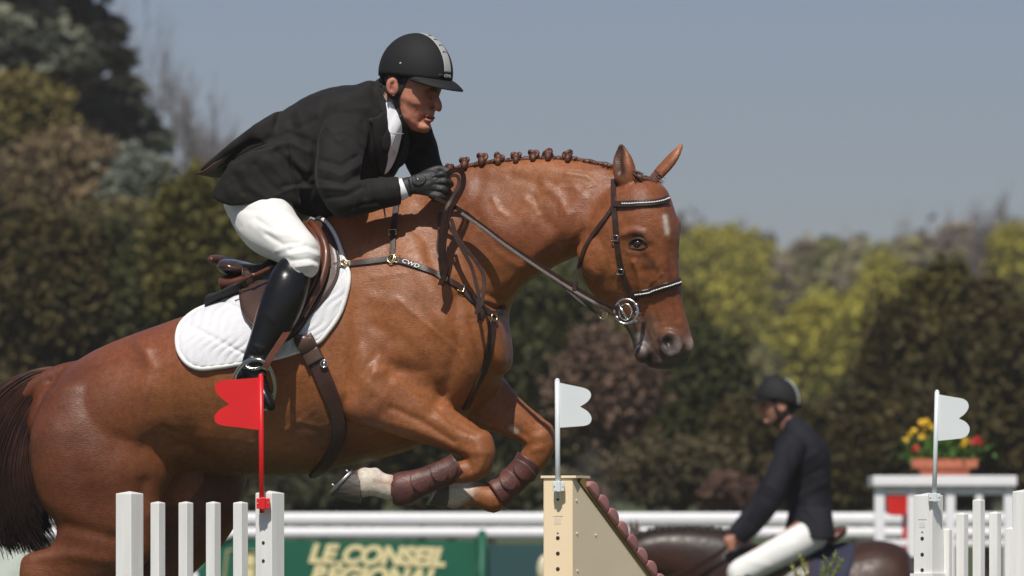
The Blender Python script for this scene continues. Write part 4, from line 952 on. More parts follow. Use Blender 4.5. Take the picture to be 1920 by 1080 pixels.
for px, py in ((737,438),(744,486),(862,541),(650,496)):
    mb = MB(); l, n = hitf(BV2, px, py)
    u = Vector((0,0,1)) if px == 737 else Vector((1,0,-.3)).normalized(); v = n.cross(u).normalized()
    q = [l+n*.009+u*a*.009+v*b*.013 for a, b in ((-1,-1),(1,-1),(1,1),(-1,1),(-1,-1))]; mb.tube(q, .002, 6, cap=False); mb.build('buckle', M_brass, bp)

M_wht = mat('white_paint', (.78,.77,.75), .5, var=.03)
l, n = hitf(BV2, 771, 495.5); t = text_mesh('lettering', 'CWD', .019, M_wht, bp, .0005, .1, .0003, sx=1.35); orient(t, l+n*.0098, (1,0,-.42), n)
t.parent = bp

# ---- bridle ----
br = thing('bridle', 'dark leather bridle with white stitched browband on the chestnut horse head', 'bridle')
cur = {}
def bs(name, pts, wd, off=.003, th=.0045, mt=None, sm=3, parent=None):
    mb = MB(); r = strap(mb, BV, pts, wd, th, off, smooth=sm); mb.build(name, mt or M_dk, parent or br, sharp=True); return r
bs('cheekpiece', [(1151,338),(1152,385),(1154,415),(1157,450),(1162,490),(1170,520),(1182,548),(1189,570)], .020)
bs('throatlash', [(1151,388),(1136,410),(1116,436),(1100,462),(1090,490),(1084,512),(1080,530)], .015)
r1 = bs('browband', [(1153,384),(1175,383),(1200,382),(1225,381),(1240,378),(1250,374)], .022, .004, .006)
r2 = bs('noseband', [(1186,553),(1200,550),(1220,545),(1245,537),(1262,532),(1272,529)], .026, .004, .007)
M_stone = mat('browband_beads', (.75,.75,.72), .25, spec=.8, var=.05)
for (ps, ns), nm in ((r1, 'bead_row'), (r2, 'bead_row')):
    mb = MB(); L_ = 0; last = None; off_ = .008 if ps is r1[0] else .009
    for i in range(6, len(ps)-1):
        for f in (0, .5):
            p = ps[i].lerp(ps[i+1], f)+ns[i]*off_
            if last is None or (p-last).length > .0085: mb.sphere(p, .0030, 8, 6); last = p
    # join beads with a thin cord so that the row is one piece
    pts = [ps[i]+ns[i]*(off_-.0005) for i in range(6, len(ps))]
    mb.tube(pts, .0016, 6); mb.build(nm, M_stone, br)
for px, py, a in ((1155,446,0),(1164,508,.2)):
    mb = MB(); l, n = hitf(BV, px, py); v = Vector((1,0,0)); u = n.cross(v).normalized(); v = u.cross(n)
    q = [l+n*.010+u*s1*.009+v*s2*.012 for s1, s2 in ((-1,-1),(1,-1),(1,1),(-1,1),(-1,-1))]; mb.tube(q, .0022, 6, cap=False); mb.build('buckle', M_steel, br)
# bit ring
l, n = hitf(BV, 1178, 583); yb = -.52
mb = MB(); cb = P(1174,584,yb); ring(mb, cb, (-.25,-1,.05), .040, .0048, 1.0, 1.02, 32, 8); 
for a, b in ((1193,572),(1192,602),(1157,596)): mb.sphere(P(a,b,yb-.004), .0085, 10, 8)
mb.tube([P(1192,586,yb), P(1205,588,yb+.05)], .008, 8); mb.build('bit_ring', M_steel, br)
mb = MB(); ring(mb, P(1173,585,yb+.01), (-.3,-1,0), .022, .0035, 1, 1.2); mb.tube([P(1160,572,yb),P(1170,588,yb-.004),P(1178,600,yb)], .005, 6); mb.build('bit_link', M_steel, br)
mb = MB(); ring(mb, P(1131,589,yb+.02), (-.5,-1,.1), .016, .0030); mb.build('martingale_ring', M_brass, br)
# reins: held clear of the neck between bit and hand
def frein(pts, wd=.014, th=.003, nor=(-.2,-1,.35), name='rein', mt=None):
    mb = MB(); q = [Vector(v) for v in catmull([tuple(P(*p)) for p in pts], 6)]
    mb.ribbon(q, [Vector(nor).normalized()]*len(q), wd, th); mb.build(name, mt or M_rein, br, sharp=True)
frein([(1158,579,yb),(1120,562,-.52),(1075,538,-.50),(1010,496,-.47),(950,458,-.44),(900,420,-.41),(860,392,-.385),(815,372,-.365)])
frein([(1155,592,yb),(1118,570,-.535),(1075,545,-.505),(1010,503,-.475),(950,462,-.445),(905,428,-.42),(865,400,-.40)], .011, name='draw_rein', mt=M_dk)
frein([(1128,590,-.50),(1100,574,-.51),(1072,551,-.50),(1040,520,-.48),(1000,490,-.46)], .010, name='draw_rein', mt=M_dk)
frein([(1079,528,-.505),(1077,545,-.505)], .016, .006, name='keeper', mt=M_dk)
# slack of the reins bunched in the hand
frein([(838,328,-.375),(848,320,-.385),(862,320,-.39),(869,332,-.39),(867,352,-.39),(855,375,-.39),(842,398,-.39),(836,430,-.40),(832,470,-.41),(838,498,-.415),(832,520,-.42),(828,505,-.42),(826,470,-.40),(828,430,-.39)], .017, nor=(-.3,-1,0))
frein([(838,334,-.37),(846,329,-.38),(857,330,-.385),(861,340,-.385),(856,356,-.385),(846,375,-.385),(836,395,-.39),(840,420,-.39),(852,440,-.40),(868,470,-.41),(884,500,-.42),(892,530,-.43),(898,560,-.44),(893,588,-.44),(902,572,-.445),(907,545,-.44),(906,515,-.43),(892,490,-.42),(872,465,-.41),(856,440,-.40),(846,410,-.39)], .012, nor=(-.3,-1,0), mt=M_dk)
frein([(836,395,-.39),(830,440,-.40),(828,480,-.41),(834,510,-.42),(826,535,-.43)], .020, .005, nor=(-.3,-1,0))
# ---------------- rider ----------------
def fab(name, c1, c2, rough, **k): return mat(name, c1, rough, col2=c2, **k)
M_skin = mat('skin', (.93,.93,.93), .58, bump=.12, bscale=260, bdist=.002, attr=True, vscale=30, col2=(1.08,1.03,1.0), spec=.45)
M_skin.node_tree.nodes['Principled BSDF'].inputs['Subsurface Weight'].default_value = .06
M_skin.node_tree.nodes['Principled BSDF'].inputs['Subsurface Radius'].default_value = (.012,.005,.003)
M_jack = mat('black_wool', (.012,.0112,.0105), .8, vscale=14, col2=(.019,.0175,.0165), bump=.35, bscale=420, bdist=.0015, sheen=.05, spec=.2)
M_white = mat('white_stretch_cloth', (.74,.73,.70), .8, var=.03, bump=.2, bscale=500, bdist=.001, spec=.2, sheen=.15)
M_shirt = mat('white_shirt', (.8,.8,.82), .7, var=.02)
M_blk = mat('black_boot_leather', (.006,.006,.006), .30, var=.2, vscale=14, bump=.15, bscale=24, bdist=.006, spec=.35, coat=.06)
M_glove = mat('black_glove', (.016,.016,.016), .55, var=.25, vscale=60, bump=.5, bscale=240, bdist=.003)
M_helm = mat('helmet_velvet', (.012,.012,.0125), .75, var=.2, vscale=120, bump=.3, bscale=600, bdist=.001, spec=.3)
M_strip = mat('helmet_stripe', (.40,.41,.38), .45, var=.05)
M_web = mat('black_webbing', (.010,.010,.011), .6, var=.2)
M_hair2 = mat('short_dark_hair', (.018,.013,.010), .6, var=.4, vscale=200, bump=.6, bscale=300, bdist=.003)
M_lin = mat('jacket_lining', (.06,.035,.022), .6, var=.2)

rider = thing('person', 'rider in black jacket, white breeches and striped black helmet crouching over the leaping chestnut horse', 'person')
RT = R(17); RL = Vector((-math.sin(RT), -math.cos(RT), 0)); YH = -.13
FA = R(30); FN = Vector((-math.sin(FA), -math.cos(FA), 0)); FF = Vector((math.cos(FA), -math.sin(FA), 0))
def fsec(L_, R_, bpx, k=0., p=2.3, y=YH, ang=FA):
    h = (R_[0]-L_[0])/2; a = math.sqrt(max(h*h-(bpx*math.sin(ang))**2, 9))/math.cos(ang); s_ = (D0+y)/FK
    c = P((L_[0]+R_[0])/2, (L_[1]+R_[1])/2, y); tilt = -(R_[1]-L_[1])/(2*h)
    return [*c, *((FF*a+Vector((0,0,1))*a*tilt)*s_), *(FN*bpx*s_), k, p]
mb = MB()
loft3(mb, [fsec(*s) for s in [((745,88),(805,94),24),((728,108),(828,116),36),((722,134),(832,144),43),((724,158),(827,166),45),((726,178),(821,184),44),((732,194),(818,201),41),((741,210),(811,218),37),((752,225),(806,232),31),((765,236),(803,243),24)]], 36, 5, .7, .6)
# brow, nose, lips, chin
mb.sphere(P(806,171,YH-.045), (.028,.036,.013)); mb.sphere(P(815,172,YH+.0), (.02,.03,.012))
yn_ = YH-.052
limb(mb, [(813,173,yn_+.004,6,9),(817,184,yn_+.003,6.5,11),(820,194,yn_+.002,8,13),(822,202,yn_+.002,7.5,14)], 4, 16)
mb.sphere(P(817,204,yn_-.009), (.008,.006,.0065)); mb.sphere(P(823,206,yn_+.010), (.009,.008,.007))
mb.sphere(P(803,212,YH-.040), (.022,.030,.015))
limb(mb, [(797,218,YH-.058,2.0,4),(805,217.5,YH-.056,3.0,7),(808.5,218.5,YH-.045,3.0,9),(808,220,YH-.03,3,6)], 3, 12)
limb(mb, [(796,223,YH-.056,2.0,4),(802,225.5,YH-.054,3.2,7),(804.5,226,YH-.043,3.2,9),(804,227,YH-.03,3,6)], 3, 12)
mb.sphere(P(796,238,YH-.034), (.022,.024,.019))
mb.sphere(P(782,193,YH-.066), (.03,.016,.016))      # cheekbone
mb.sphere(P(766,216,YH-.030), (.034,.032,.030))
# neck
limb(mb, [(748,180,YH+.01,34,36),(738,205,YH+.01,34,36),(724,232,YH+.01,38,44),(705,262,YH+.02,44,60)], 4)
# ear
mb.sphere(P(736,162,YH-.096), (.0215,.009,.030), M=Matrix.Rotation(R(-8),3,'Y'))
# trunk inside the clothes
TR = [((470,300),(492,380),.14),((520,262),(560,372),.15),((580,215),(620,365),.16),((640,190),(680,345),.165),((690,180),(735,290),.13)]
loft3(mb, [sec(a, b, hw, ax(a[0])*.8, RL, 0, 2.3) for a, b, hw in TR], 30, 4)
# legs inside breeches and boots
for sg, yo in ((1, 0), (-1, 1)):
    ys = (-.10,-.20,-.30,-.345,-.355,-.375,-.385) if sg > 0 else (.12,.20,.30,.335,.33,.33,.33)
    limb(mb, [(480,385,ys[0],52,48),(505,425,ys[1],48,46),(548,462,ys[2],38,38),(562,496,ys[3],30,32),(520,570,ys[4],32,32),(495,625,ys[5],24,26),(476,685,ys[6],13,13),(482,708,ys[6]-.005*sg,11,12),(494,735,ys[6]-.03*sg,9,10)], 4)
# arms inside sleeves to the wrists
limb(mb, [(655,250,-.22,20,20),(640,310,-.31,28,28),(640,370,-.34,24,24),(700,366,-.34,18,18),(750,354,-.335,13,13),(768,350,-.335,10,9)], 4)
limb(mb, [(770,240,.06,28,28),(800,300,.07,26,26),(815,340,.05,22,22),(850,352,.0,15,16),(872,345,-.02,18,12)], 4)
def hand(mb, ox, oy, y, k=1.0, sg=1, r=1.):
    """closed fist, knuckles forward, thumb on top; (ox,oy) wrist pixel"""
    limb(mb, [(ox,oy,y,15*r,11*r),(ox+18,oy-4,y,19*r,10*r),(ox+40,oy-6,y-.002*sg,24*r,11*r),(ox+58,oy-5,y,24*r,10*r)], 4, 20, .8, .5)
    for i, (dx, dy, L_) in enumerate(((66,-23,1.),(70,-9,1.08),(67,5,1.0),(60,18,.82))):
        x = ox+dx; y_ = oy+dy
        limb(mb, [(x-14,y_+(4-i*2),y-.004*sg,7*r,7*r),(x,y_,y-.010*sg,7.6*r,7.6*r),(x+11*L_,y_+2,y+.004*sg,7*r,7*r),(x+13*L_,y_+4,y+.024*sg,6.6*r,6.6*r),(x+3,y_+5,y+.036*sg,6.2*r,6.2*r),(x-9,y_+5,y+.032*sg,5.6*r,5.6*r)], 4, 12, .8, .9)
    limb(mb, [(ox+22,oy-14,y+.008*sg,9*r,9*r),(ox+44,oy-27,y+.016*sg,8.5*r,8.5*r),(ox+62,oy-33,y+.018*sg,7.4*r,7.4*r),(ox+80,oy-29,y+.016*sg,6.6*r,6.6*r)], 4, 14, .8, .9)
rb = remesh(mb, .0036)
def wface(V): uv = proj(V); a = np.ones(len(V)); a[(uv[:,0] > 728) & (uv[:,1] < 255)] = .42; return a
lap(rb, 12, wface, .6)
sculpt(rb, [
 ([(805,181),(811,182)], 5, -4), ([(800,172),(812,170),(822,174)], 3.5, 2.5), ([(800,182),(808,186)], 3, 1.5), ([(795,190),(806,193)], 4, -2),
 ([(790,186),(775,190),(760,184)], 7, 3), ([(772,205),(785,212),(790,222)], 8, -3.5), ([(812,204),(801,211),(793,222)], 2.4, -2.6), ([(803,206),(795,214)], 5, 2),
 ([(795,220.5),(804,221.5),(812,222.5)], 1.7, -4), ([(787,228),(795,232),(804,233)], 3.2, -3), ([(757,205),(768,225),(782,238)], 6, 2.4), ([(765,200),(775,222)], 5, -1.5),
 ([(817,208)], 2.4, -2.5), ([(797,216),(789,226)], 2.2, -2), ([(785,200),(779,214)], 2.2, -1.2),
 ([(736,158),(734,166)], 4.2, -8), ([(741,168),(742,150)], 2.5, 0.8), ([(738,150),(730,156),(731,168)], 1.7, 2.4), ([(744,152),(738,147),(728,151),(725,162),(730,174)], 2.4, 2.6),
 ([(735,190),(745,215)], 4, 2), ([(750,190),(752,206)], 4, -2),
])
skin = (.44,.185,.118)
vcol(rb, skin, [([(812,215),(800,219),(806,228)], 4.0, (.36,.11,.085), 4, .8), ([(798,220),(812,222)], 1.6, (.03,.01,.008), 3, 1), ([(780,200),(790,195)], 12, (.50,.17,.105), 3, .6), ([(828,200)], 8, (.48,.15,.10), 3, .6), ([(736,162)], 12, (.46,.16,.11), 3, .6),
 ([(735,163),(736,168)], 3.5, (.20,.06,.045), 3, .8), ([(799,172),(812,169),(823,172)], 2.6, (.05,.03,.02), 3, .9), ([(775,205),(785,222)], 8, (.33,.12,.075), 2,.5), ([(800,178),(818,178)], 6, (.20,.075,.05), 2,.6), ([(770,228),(795,240)], 12, (.40,.16,.105), 3, .5), ([(804,181),(814,182)], 5, (.28,.11,.075), 3,.7)])
rider_body = link('body', rb, rider, M_skin); BR = make_bvh(rb)
M_white_eye = mat('eye_white', (.6,.57,.53), .2, var=.05); M_iris = mat('iris', (.03,.02,.014), .1)
l, n = hitf(BR, 811, 181)
mb = MB(); ec = l+Vector((0,.009,0)); mb.sphere(ec+Vector((0,.002,0)), .0112); ey = mb.build('eye', M_white_eye, rider)
mb = MB(); mb.sphere(ec+Vector((.0065,-.0065,-.0005)), (.0052,.0052,.0052)); mb.build('iris', M_iris, ey)
mb = MB()
for pl in ([(801,182),(806,178),(812,177),(818,180)], [(802,183),(808,186),(814,186),(818,182)]):
    mb.tube([Vector((q.x, ec.y-.0105, q.z)) for q in [P(a,b,ec.y) for a,b in dens(pl, 4)]], .0022, 6)
M_lid2 = mat('skin_lid', (.30,.12,.08), .5, var=.05); mb.build('eyelid', M_lid2, rider)
# hair at the nape, behind the ear and at the temple
mb = MB()
for poly, c in (([(712,140),(722,138),(729,146),(724,160),(727,176),(719,172),(712,158)], (720,155)), ([(738,140),(752,142),(757,150),(752,160),(747,156),(744,148)], (749,150))):
    D_ = dens(poly+[poly[0]], 4)[:-1]; vs = []; 
    for s_ in np.linspace(0, 1, 6):
        for q in D_:
            x = c[0]+(q[0]-c[0])*s_; y_ = c[1]+(q[1]-c[1])*s_; l, n = hitf(BR, x, y_); vs.append(l+n*.005*(1-s_**4)-n*.001)
    k = len(D_); mb.add(vs, [(a*k+j, (a+1)*k+j, (a+1)*k+(j+1)%k, a*k+(j+1)%k) for a in range(5) for j in range(k)])
hr = mb.build('hair', M_hair2, rider)

# ---- helmet ----
HC = P(779,137,YH); HA = R(37); HFw = Vector((math.cos(HA), -math.sin(HA), 0)); HNr = Vector((-math.sin(HA), -math.cos(HA), 0)); PM = Matrix((HFw, HNr, Vector((0,0,1)))).transposed()    # local x forward, y near side, z up
PM = PM @ Matrix.Rotation(R(11), 3, 'Y')
s0 = (D0+YH)/FK
def hpt(az, el, r=1.0):
    """helmet surface; az 0 = front, el angle above rim"""
    ce, se = math.cos(el), math.sin(el); a = 76*s0 if math.cos(az) > 0 else 75*s0; b = 61*s0
    return HC+PM @ Vector((math.cos(az)*a*ce*r, math.sin(az)*b*ce*r, se*75*s0*r))
mb = MB(); nu = 48; nv = 16; vs = []
for j in range(nv):
    for i in range(nu):
        az = 2*math.pi*i/nu; e0 = R(-7)-R(6)*max(0, -math.cos(az))+R(3)*max(0, math.cos(az)); el = e0+(R(89.5)-e0)*j/(nv-1); vs.append(hpt(az, el))
for i in range(nu):
    az = 2*math.pi*i/nu; e0 = R(-7)-R(6)*max(0, -math.cos(az))+R(3)*max(0, math.cos(az)); vs.append(hpt(az, e0, .90))
for i in range(nu):
    az = 2*math.pi*i/nu; vs.append(hpt(az, R(30), .86))
fs = [(j*nu+i, j*nu+(i+1)%nu, (j+1)*nu+(i+1)%nu, (j+1)*nu+i) for j in range(nv-1) for i in range(nu)]+[tuple((nv-1)*nu+i for i in range(nu))]
fs += [(nv*nu+i, nv*nu+(i+1)%nu, (i+1)%nu, i) for i in range(nu)]+[((nv+1)*nu+i, (nv+1)*nu+(i+1)%nu, nv*nu+(i+1)%nu, nv*nu+i) for i in range(nu)]
mb.add(vs, fs); helm = mb.build('helmet', M_helm, rider)
# peak
mb = MB(); rows = []; vs = []; na = 33; nr_ = 7
for th_ in (0, 1):
    for k in range(nr_):
        for i in range(na):
            az = R(-66)+R(132)*i/(na-1); f = k/(nr_-1); base = hpt(az, R(-2), .965)
            ext = 33*s0*max(0, math.cos(az*1.34))**.7*f
            d = PM @ Vector((1, .25*math.sin(az), -.12-.22*f)); v = base+d*ext; v.z -= (th_*.005+.006*f*f+.008*abs(math.sin(az))**2*f)
            vs.append(v)
o_ = nr_*na
fs = [(k*na+i, k*na+i+1, (k+1)*na+i+1, (k+1)*na+i) for k in range(nr_-1) for i in range(na-1)]
fs += [tuple(o_+x for x in f[::-1]) for f in fs]
fs += [((nr_-1)*na+i, (nr_-1)*na+i+1, o_+(nr_-1)*na+i+1, o_+(nr_-1)*na+i) for i in range(na-1)]
mb.add(vs, fs); mb.build('peak', M_helm, helm)
# stripe, vents, badge
mb = MB(); ps = []; ns = []
for i in range(40):
    el = R(9)+R(83)*i/39; ps.append(hpt(0, el, 1.004)); ns.append((ps[-1]-HC).normalized())
mb.ribbon(ps, ns, [.036-.006*i/39 for i in range(40)], .0012); st = mb.build('stripe', M_strip, helm)
for el in (38, 50, 62, 74):
    mb = MB(); c = hpt(0, R(el), 1.018); n = (c-HC).normalized(); sdv = PM @ Vector((0,1,0)); u = n.cross(sdv)
    mb.tube([c+sdv*.008*math.cos(t)-u*.005*math.sin(t) for t in [math.pi*k/8 for k in range(9)]], .0014, 6); mb.build('vent', M_web, st)
mb = MB(); bc = hpt(R(4), R(4), 1.045); bn = (PM @ Vector((1, .05, .1))).normalized(); sdv = PM @ Vector((0,1,0)); up_ = bn.cross(sdv)*-1
if up_.z < 0: up_ = -up_
pts = [bc+sdv*math.cos(t)*.030+up_*math.sin(t)*.0095-bn*(.011*math.cos(t)**2) for t in [2*math.pi*k/28 for k in range(28)]]
mb.prism(pts, -bn*.012); mb.build('badge', M_web, helm)
t = text_mesh('lettering', 'GPA', .015, M_strip, helm, .0006, .1, .0004, sx=1.25); orient(t, bc+bn*.0012, -sdv, bn); t.parent = helm
mb = MB(); c = hpt(R(84), R(12), 1.0); mb.sphere(c, .004); mb.build('rivet', M_strip, helm)
# harness
BH = make_bvh(rb, hr.data)
mb = MB()
def strap2(pts, wd, off=.004, th=.003): strap(mb, BH, pts, wd, th, off, m=6, smooth=2)
strap2([(762,146),(757,156),(751,168),(746,180),(742,190)], .019)
strap2([(727,172),(733,181),(741,186),(744,190)], .013)
strap2([(742,186),(744,200),(748,215),(754,228),(763,238),(774,245)], .015, .005, .005)
mb.build('chin_strap', M_web, helm)
mb = MB(); strap(mb, BH, [(750,216),(757,230),(766,239)], .020, .008, .006); mb.build('chin_cup', M_web, helm)
mb = MB(); strap(mb, BH, [(712,160),(718,172),(724,184),(732,198)], .006, .003, .006); mb.build('hair_tie', mat('grey_cord', (.25,.24,.2), .6), helm)

# ---- jacket ----
mb = MB()
J = [((452,278),(462,372),.15,.0),((490,246),(520,380),.185,.0),((530,216),(590,408),.20,.0),((580,182),(640,414),.205,0),((630,164),(690,368),.215,0),((672,160),(728,330),.205,0),((703,152),(752,275),.15,0),((716,172),(752,248),.09,0)]
loft3(mb, [sec(a, b, hw, ax(a[0])*.8-.02, RL, k, 2.35) for a, b, hw, k in J], 40, 5, .3, .2)
# shoulders
mb.sphere(P(650,218,-.215), (.085,.065,.075)); mb.sphere(P(765,235,.06), (.07,.07,.075))
# near sleeve, far sleeve
limb(mb, [(655,226,-.215,44,34),(643,262,-.262,46,38),(635,310,-.31,43,36),(634,350,-.335,40,36),(648,373,-.345,36,34),(680,370,-.345,32,32),(715,362,-.34,29,30),(748,358,-.335,26,27)], 5, 28, .5, .08)
limb(mb, [(758,235,.05,44,40),(778,262,.06,38,38),(793,300,.07,34,34),(810,335,.05,32,30),(850,350,.01,24,24)], 4, 24, .5, .1)
# skirts: near flap and rear flap, thin and hollow below
def blade(rows_, y_in, hw_list):
    loft3(mb, [sec(a, b, hw, y, RL, 0, 4) for (a, b, hw, y) in rows_], 24, 5, .1, .1)
blade([((540,262),(562,386),.030,-.20),((505,268),(538,374),.026,-.215),((470,282),(500,379),.020,-.225),((440,300),(462,384),.016,-.225),((424,318),(434,387),.014,-.22),((410,340),(414,380),.012,-.215),((400,358),(399,371),.010,-.212)], 0, 0)
blade([((540,210),(545,300),.17,-.02),((505,236),(515,275),.185,-.01),((480,254),(491,281),.175,.0),((456,273),(467,292),.165,.005),((433,289),(443,307),.15,.01),((410,306),(419,322),.13,.01),((393,320),(398,328),.11,.015)], 0, 0)
blade([((560,262),(580,384),.030,.20),((505,268),(538,372),.026,.21),((470,282),(500,376),.020,.215),((440,300),(462,380),.016,.215)], 0, 0)
jk = remesh(mb, .0052)
def wj(V): uv = proj(V); a = np.ones(len(V)); a[uv[:,0] < 500] = .25; a[(uv[:,0] > 740)] = .25; return a
lap(jk, 20, wj, .6)
sculpt(jk, [
 # armhole seam, sleeve folds
 ([(594,262),(602,232),(622,216),(650,212),(672,228),(678,262)], 3, -2.0), ([(590,270),(588,320),(596,380)], 5, -6.8),
 ([(600,300),(640,310),(675,290)], 5, -5.6), ([(598,316),(640,330),(680,305)], 5, 5.6), ([(602,335),(645,345),(675,325)], 4.5, -5.6), ([(605,352),(650,356),(690,335)], 4.5, 5.6), ([(612,372),(650,368),(680,350)], 4, -4.5),
 ([(640,250),(665,262),(678,280)], 5, -4.5), ([(630,262),(655,276),(672,296)], 5, 4.5), ([(615,240),(640,262)], 5, 3.4), ([(640,398),(680,384),(720,380)], 5, -3.4), ([(700,350),(705,380)], 5, -3.4), ([(720,345),(724,380)], 5, 3.4), ([(738,340),(740,380)], 4, -2.2), ([(660,345),(668,372),(665,395)], 5, 4.5), ([(678,340),(686,370)], 5, -5.6),
 # back and waist
 ([(500,262),(540,250),(575,262)], 6, -5.6), ([(505,275),(545,268),(580,285)], 5, 4.5), ([(560,215),(575,260),(580,310)], 9, 4.5), ([(545,225),(555,262)], 7, -4.5),
 ([(510,271),(470,280),(440,300)], 4, -10.1), ([(520,285),(555,320),(580,350)], 6, -6.8), ([(500,300),(530,330),(560,360)], 7, 5.6), ([(480,310),(500,340),(530,365)], 7, -7.9), ([(455,320),(470,350),(500,372)], 7, 6.8), ([(440,330),(455,360)], 6, -6.8), ([(425,345),(432,370)], 5, 4.5),
 ([(540,290),(575,320)], 6, 5.6), ([(530,350),(560,345),(585,330)], 5, -4.5), ([(520,365),(550,352),(582,352)], 4, 4.5), ([(600,190),(630,185),(660,190)], 12, 2.2), ([(560,240),(590,225)], 6, -3.4), ([(580,370),(588,345)], 5, -5.6),
 ([(690,200),(700,260),(700,320)], 6, 3.4), ([(680,230),(690,300),(700,335)], 5, -5.6), ([(640,180),(690,185),(705,205)], 4, -2.2), ([(655,195),(690,200)], 6, 1.8),
 ([(770,262),(785,275),(800,270)], 5, -5.6), ([(775,285),(800,295)], 5, -4.5), ([(775,275),(800,284)], 5, 4.5),
])
surfnoise(jk, 8, 3.0, 8, 2)
jacket = link('jacket', jk, rider, M_jack); BJ = make_bvh(jk); BJB = make_bvh(jk, rb)
# collar, lapels, shirt front, cuffs, buttons
drape('shirt', BJB, [(724,190),(733,188),(743,205),(752,232),(752,252),(746,275),(740,296),(728,320),(718,330),(716,320),(724,280),(722,235)], (736,250), .006, M_shirt, rider, 12, 90, lambda x, y: .0022*math.sin((x*1.0+y*.55)/5.5), off=.004, smooth=2, sink=.02)
mb = MB(); strap(mb, BJB, [(722,246),(730,249),(740,250),(752,249)], .002, .001, .011); strap(mb, BJB, [(737,252),(730,272),(736,285)], .002, .001, .011); mb.build('shirt_seam', mat('grey_shirt_thread', (.45,.45,.48), .8), rider)  # thin grey thread for the shirt seams
drape('collar', BJB, [(705,150),(712,146),(718,160),(724,186),(727,206),(726,232),(716,215),(708,185),(702,165)], (714,180), .009, M_jack, jacket, 8, 60, off=.006, smooth=2, sink=.02)
drape('lapel', BJB, [(716,208),(726,214),(728,240),(732,258),(727,285),(720,318),(713,334),(706,318),(702,280),(696,240),(690,222),(705,218)], (714,262), .007, M_jack, jacket, 10, 80, off=.008, smooth=2, sink=.02)
drape('lapel', BJB, [(753,236),(768,240),(790,258),(780,278),(762,300),(742,318),(730,328),(740,300),(750,272)], (760,272), .007, M_jack, jacket, 10, 80, off=.006, smooth=2, sink=.02)
mb = MB(); limb(mb, [(747,356,-.335,21,21),(755,354,-.335,20,20),(760,352,-.335,18.5,18.5)], 3, 24, .02, .02); mb.build('shirt_cuff', M_shirt, rider)
mb = MB(); loft3(mb, [sec(a, b, hw, .01, RL, 0, 4) for a, b, hw in (((470,282),(474,289),.15),((436,302),(440,309),.145),((405,322),(408,328),.13),((386,328),(388,331),.11))], 20, 4, .1, .1); mb.build('lining', M_lin, jacket)
# ---- glove with five fingers ----
mb = MB(); hand(mb, 762, 350, -.335, 1, 1, 1.0)
limb(mb, [(757,352,-.335,18,17),(768,350,-.335,19,16)], 3, 20, .1, .1)
gl = remesh(mb, .0028); lap(gl, 5)
sculpt(gl, [([(812,333),(830,331)], 2, -2), ([(812,346),(832,346)], 2, -2), ([(810,358),(828,360)], 2, -2), ([(782,322),(800,322),(815,324)], 3, -1.5), ([(788,350),(805,345)], 4, 1.5), ([(790,362),(805,358)], 3, -1.5), ([(777,330),(779,366)], 2.5, -2)])
glv = link('glove', gl, rider, M_glove); BG = make_bvh(gl)
drape('cuff_tab', BG, [(772,332),(782,327),(794,328),(800,336),(796,345),(784,349),(773,345)], (785,338), .003, M_glove, glv, 6, 48, off=.002, smooth=0, sink=.003, edge=M_web, edge_r=.0012)
mb = MB(); l, n = hitf(BG, 784, 337); mb.sphere(l+n*.006, (.0035,.002,.0025)); mb.build('stud', M_brass, glv)
mb = MB(); hand(mb, 850, 350, .0, 1, -1, 1.0); gl = remesh(mb, .0034); lap(gl, 5); link('glove', gl, rider, M_glove)
# ---- breeches ----
mb = MB()
limb(mb, [(478,372,-.09,56,50),(492,400,-.14,60,52),(510,430,-.22,54,50),(543,456,-.30,43,42),(564,478,-.345,38,40),(565,498,-.36,33,38),(553,514,-.36,25,28)], 5, 32, .6, .4)
limb(mb, [(478,372,.10,56,50),(492,400,.15,60,52),(510,430,.22,54,50),(545,456,.29,44,42),(566,478,.325,39,40),(560,510,.34,36,38)], 4, 28, .6, .4)
loft3(mb, [sec(a, b, hw, .0, RL, 0, 2.3) for a, b, hw in (((446,318),(430,385),.12),((462,300),(452,425),.17),((490,290),(500,440),.18),((540,290),(560,420),.17))], 30, 4, .5, .3)
bq = remesh(mb, .005); lap(bq, 24, None, .6)
sculpt(bq, [([(542,468),(575,460),(602,470)], 4, -5), ([(543,478),(575,472),(603,481)], 4, 4), ([(547,489),(580,485),(604,494)], 3.5, -5), ([(556,500),(585,496),(602,505)], 3.5, 4), ([(566,513),(590,508)], 3, -4), ([(500,440),(530,458),(560,455)], 5, -5), ([(490,425),(520,440),(548,440)], 6, 4), ([(480,410),(505,428)], 4, -3), ([(520,470),(545,462)], 4, 3),
 ([(515,384),(560,412),(600,462)], 2.2, 2.2), ([(470,420),(500,445)], 6, 2), ([(430,400),(450,425)], 6, -2), ([(440,390),(480,395),(530,385)], 6, -3)])
breeches = link('breeches', bq, rider, M_white)
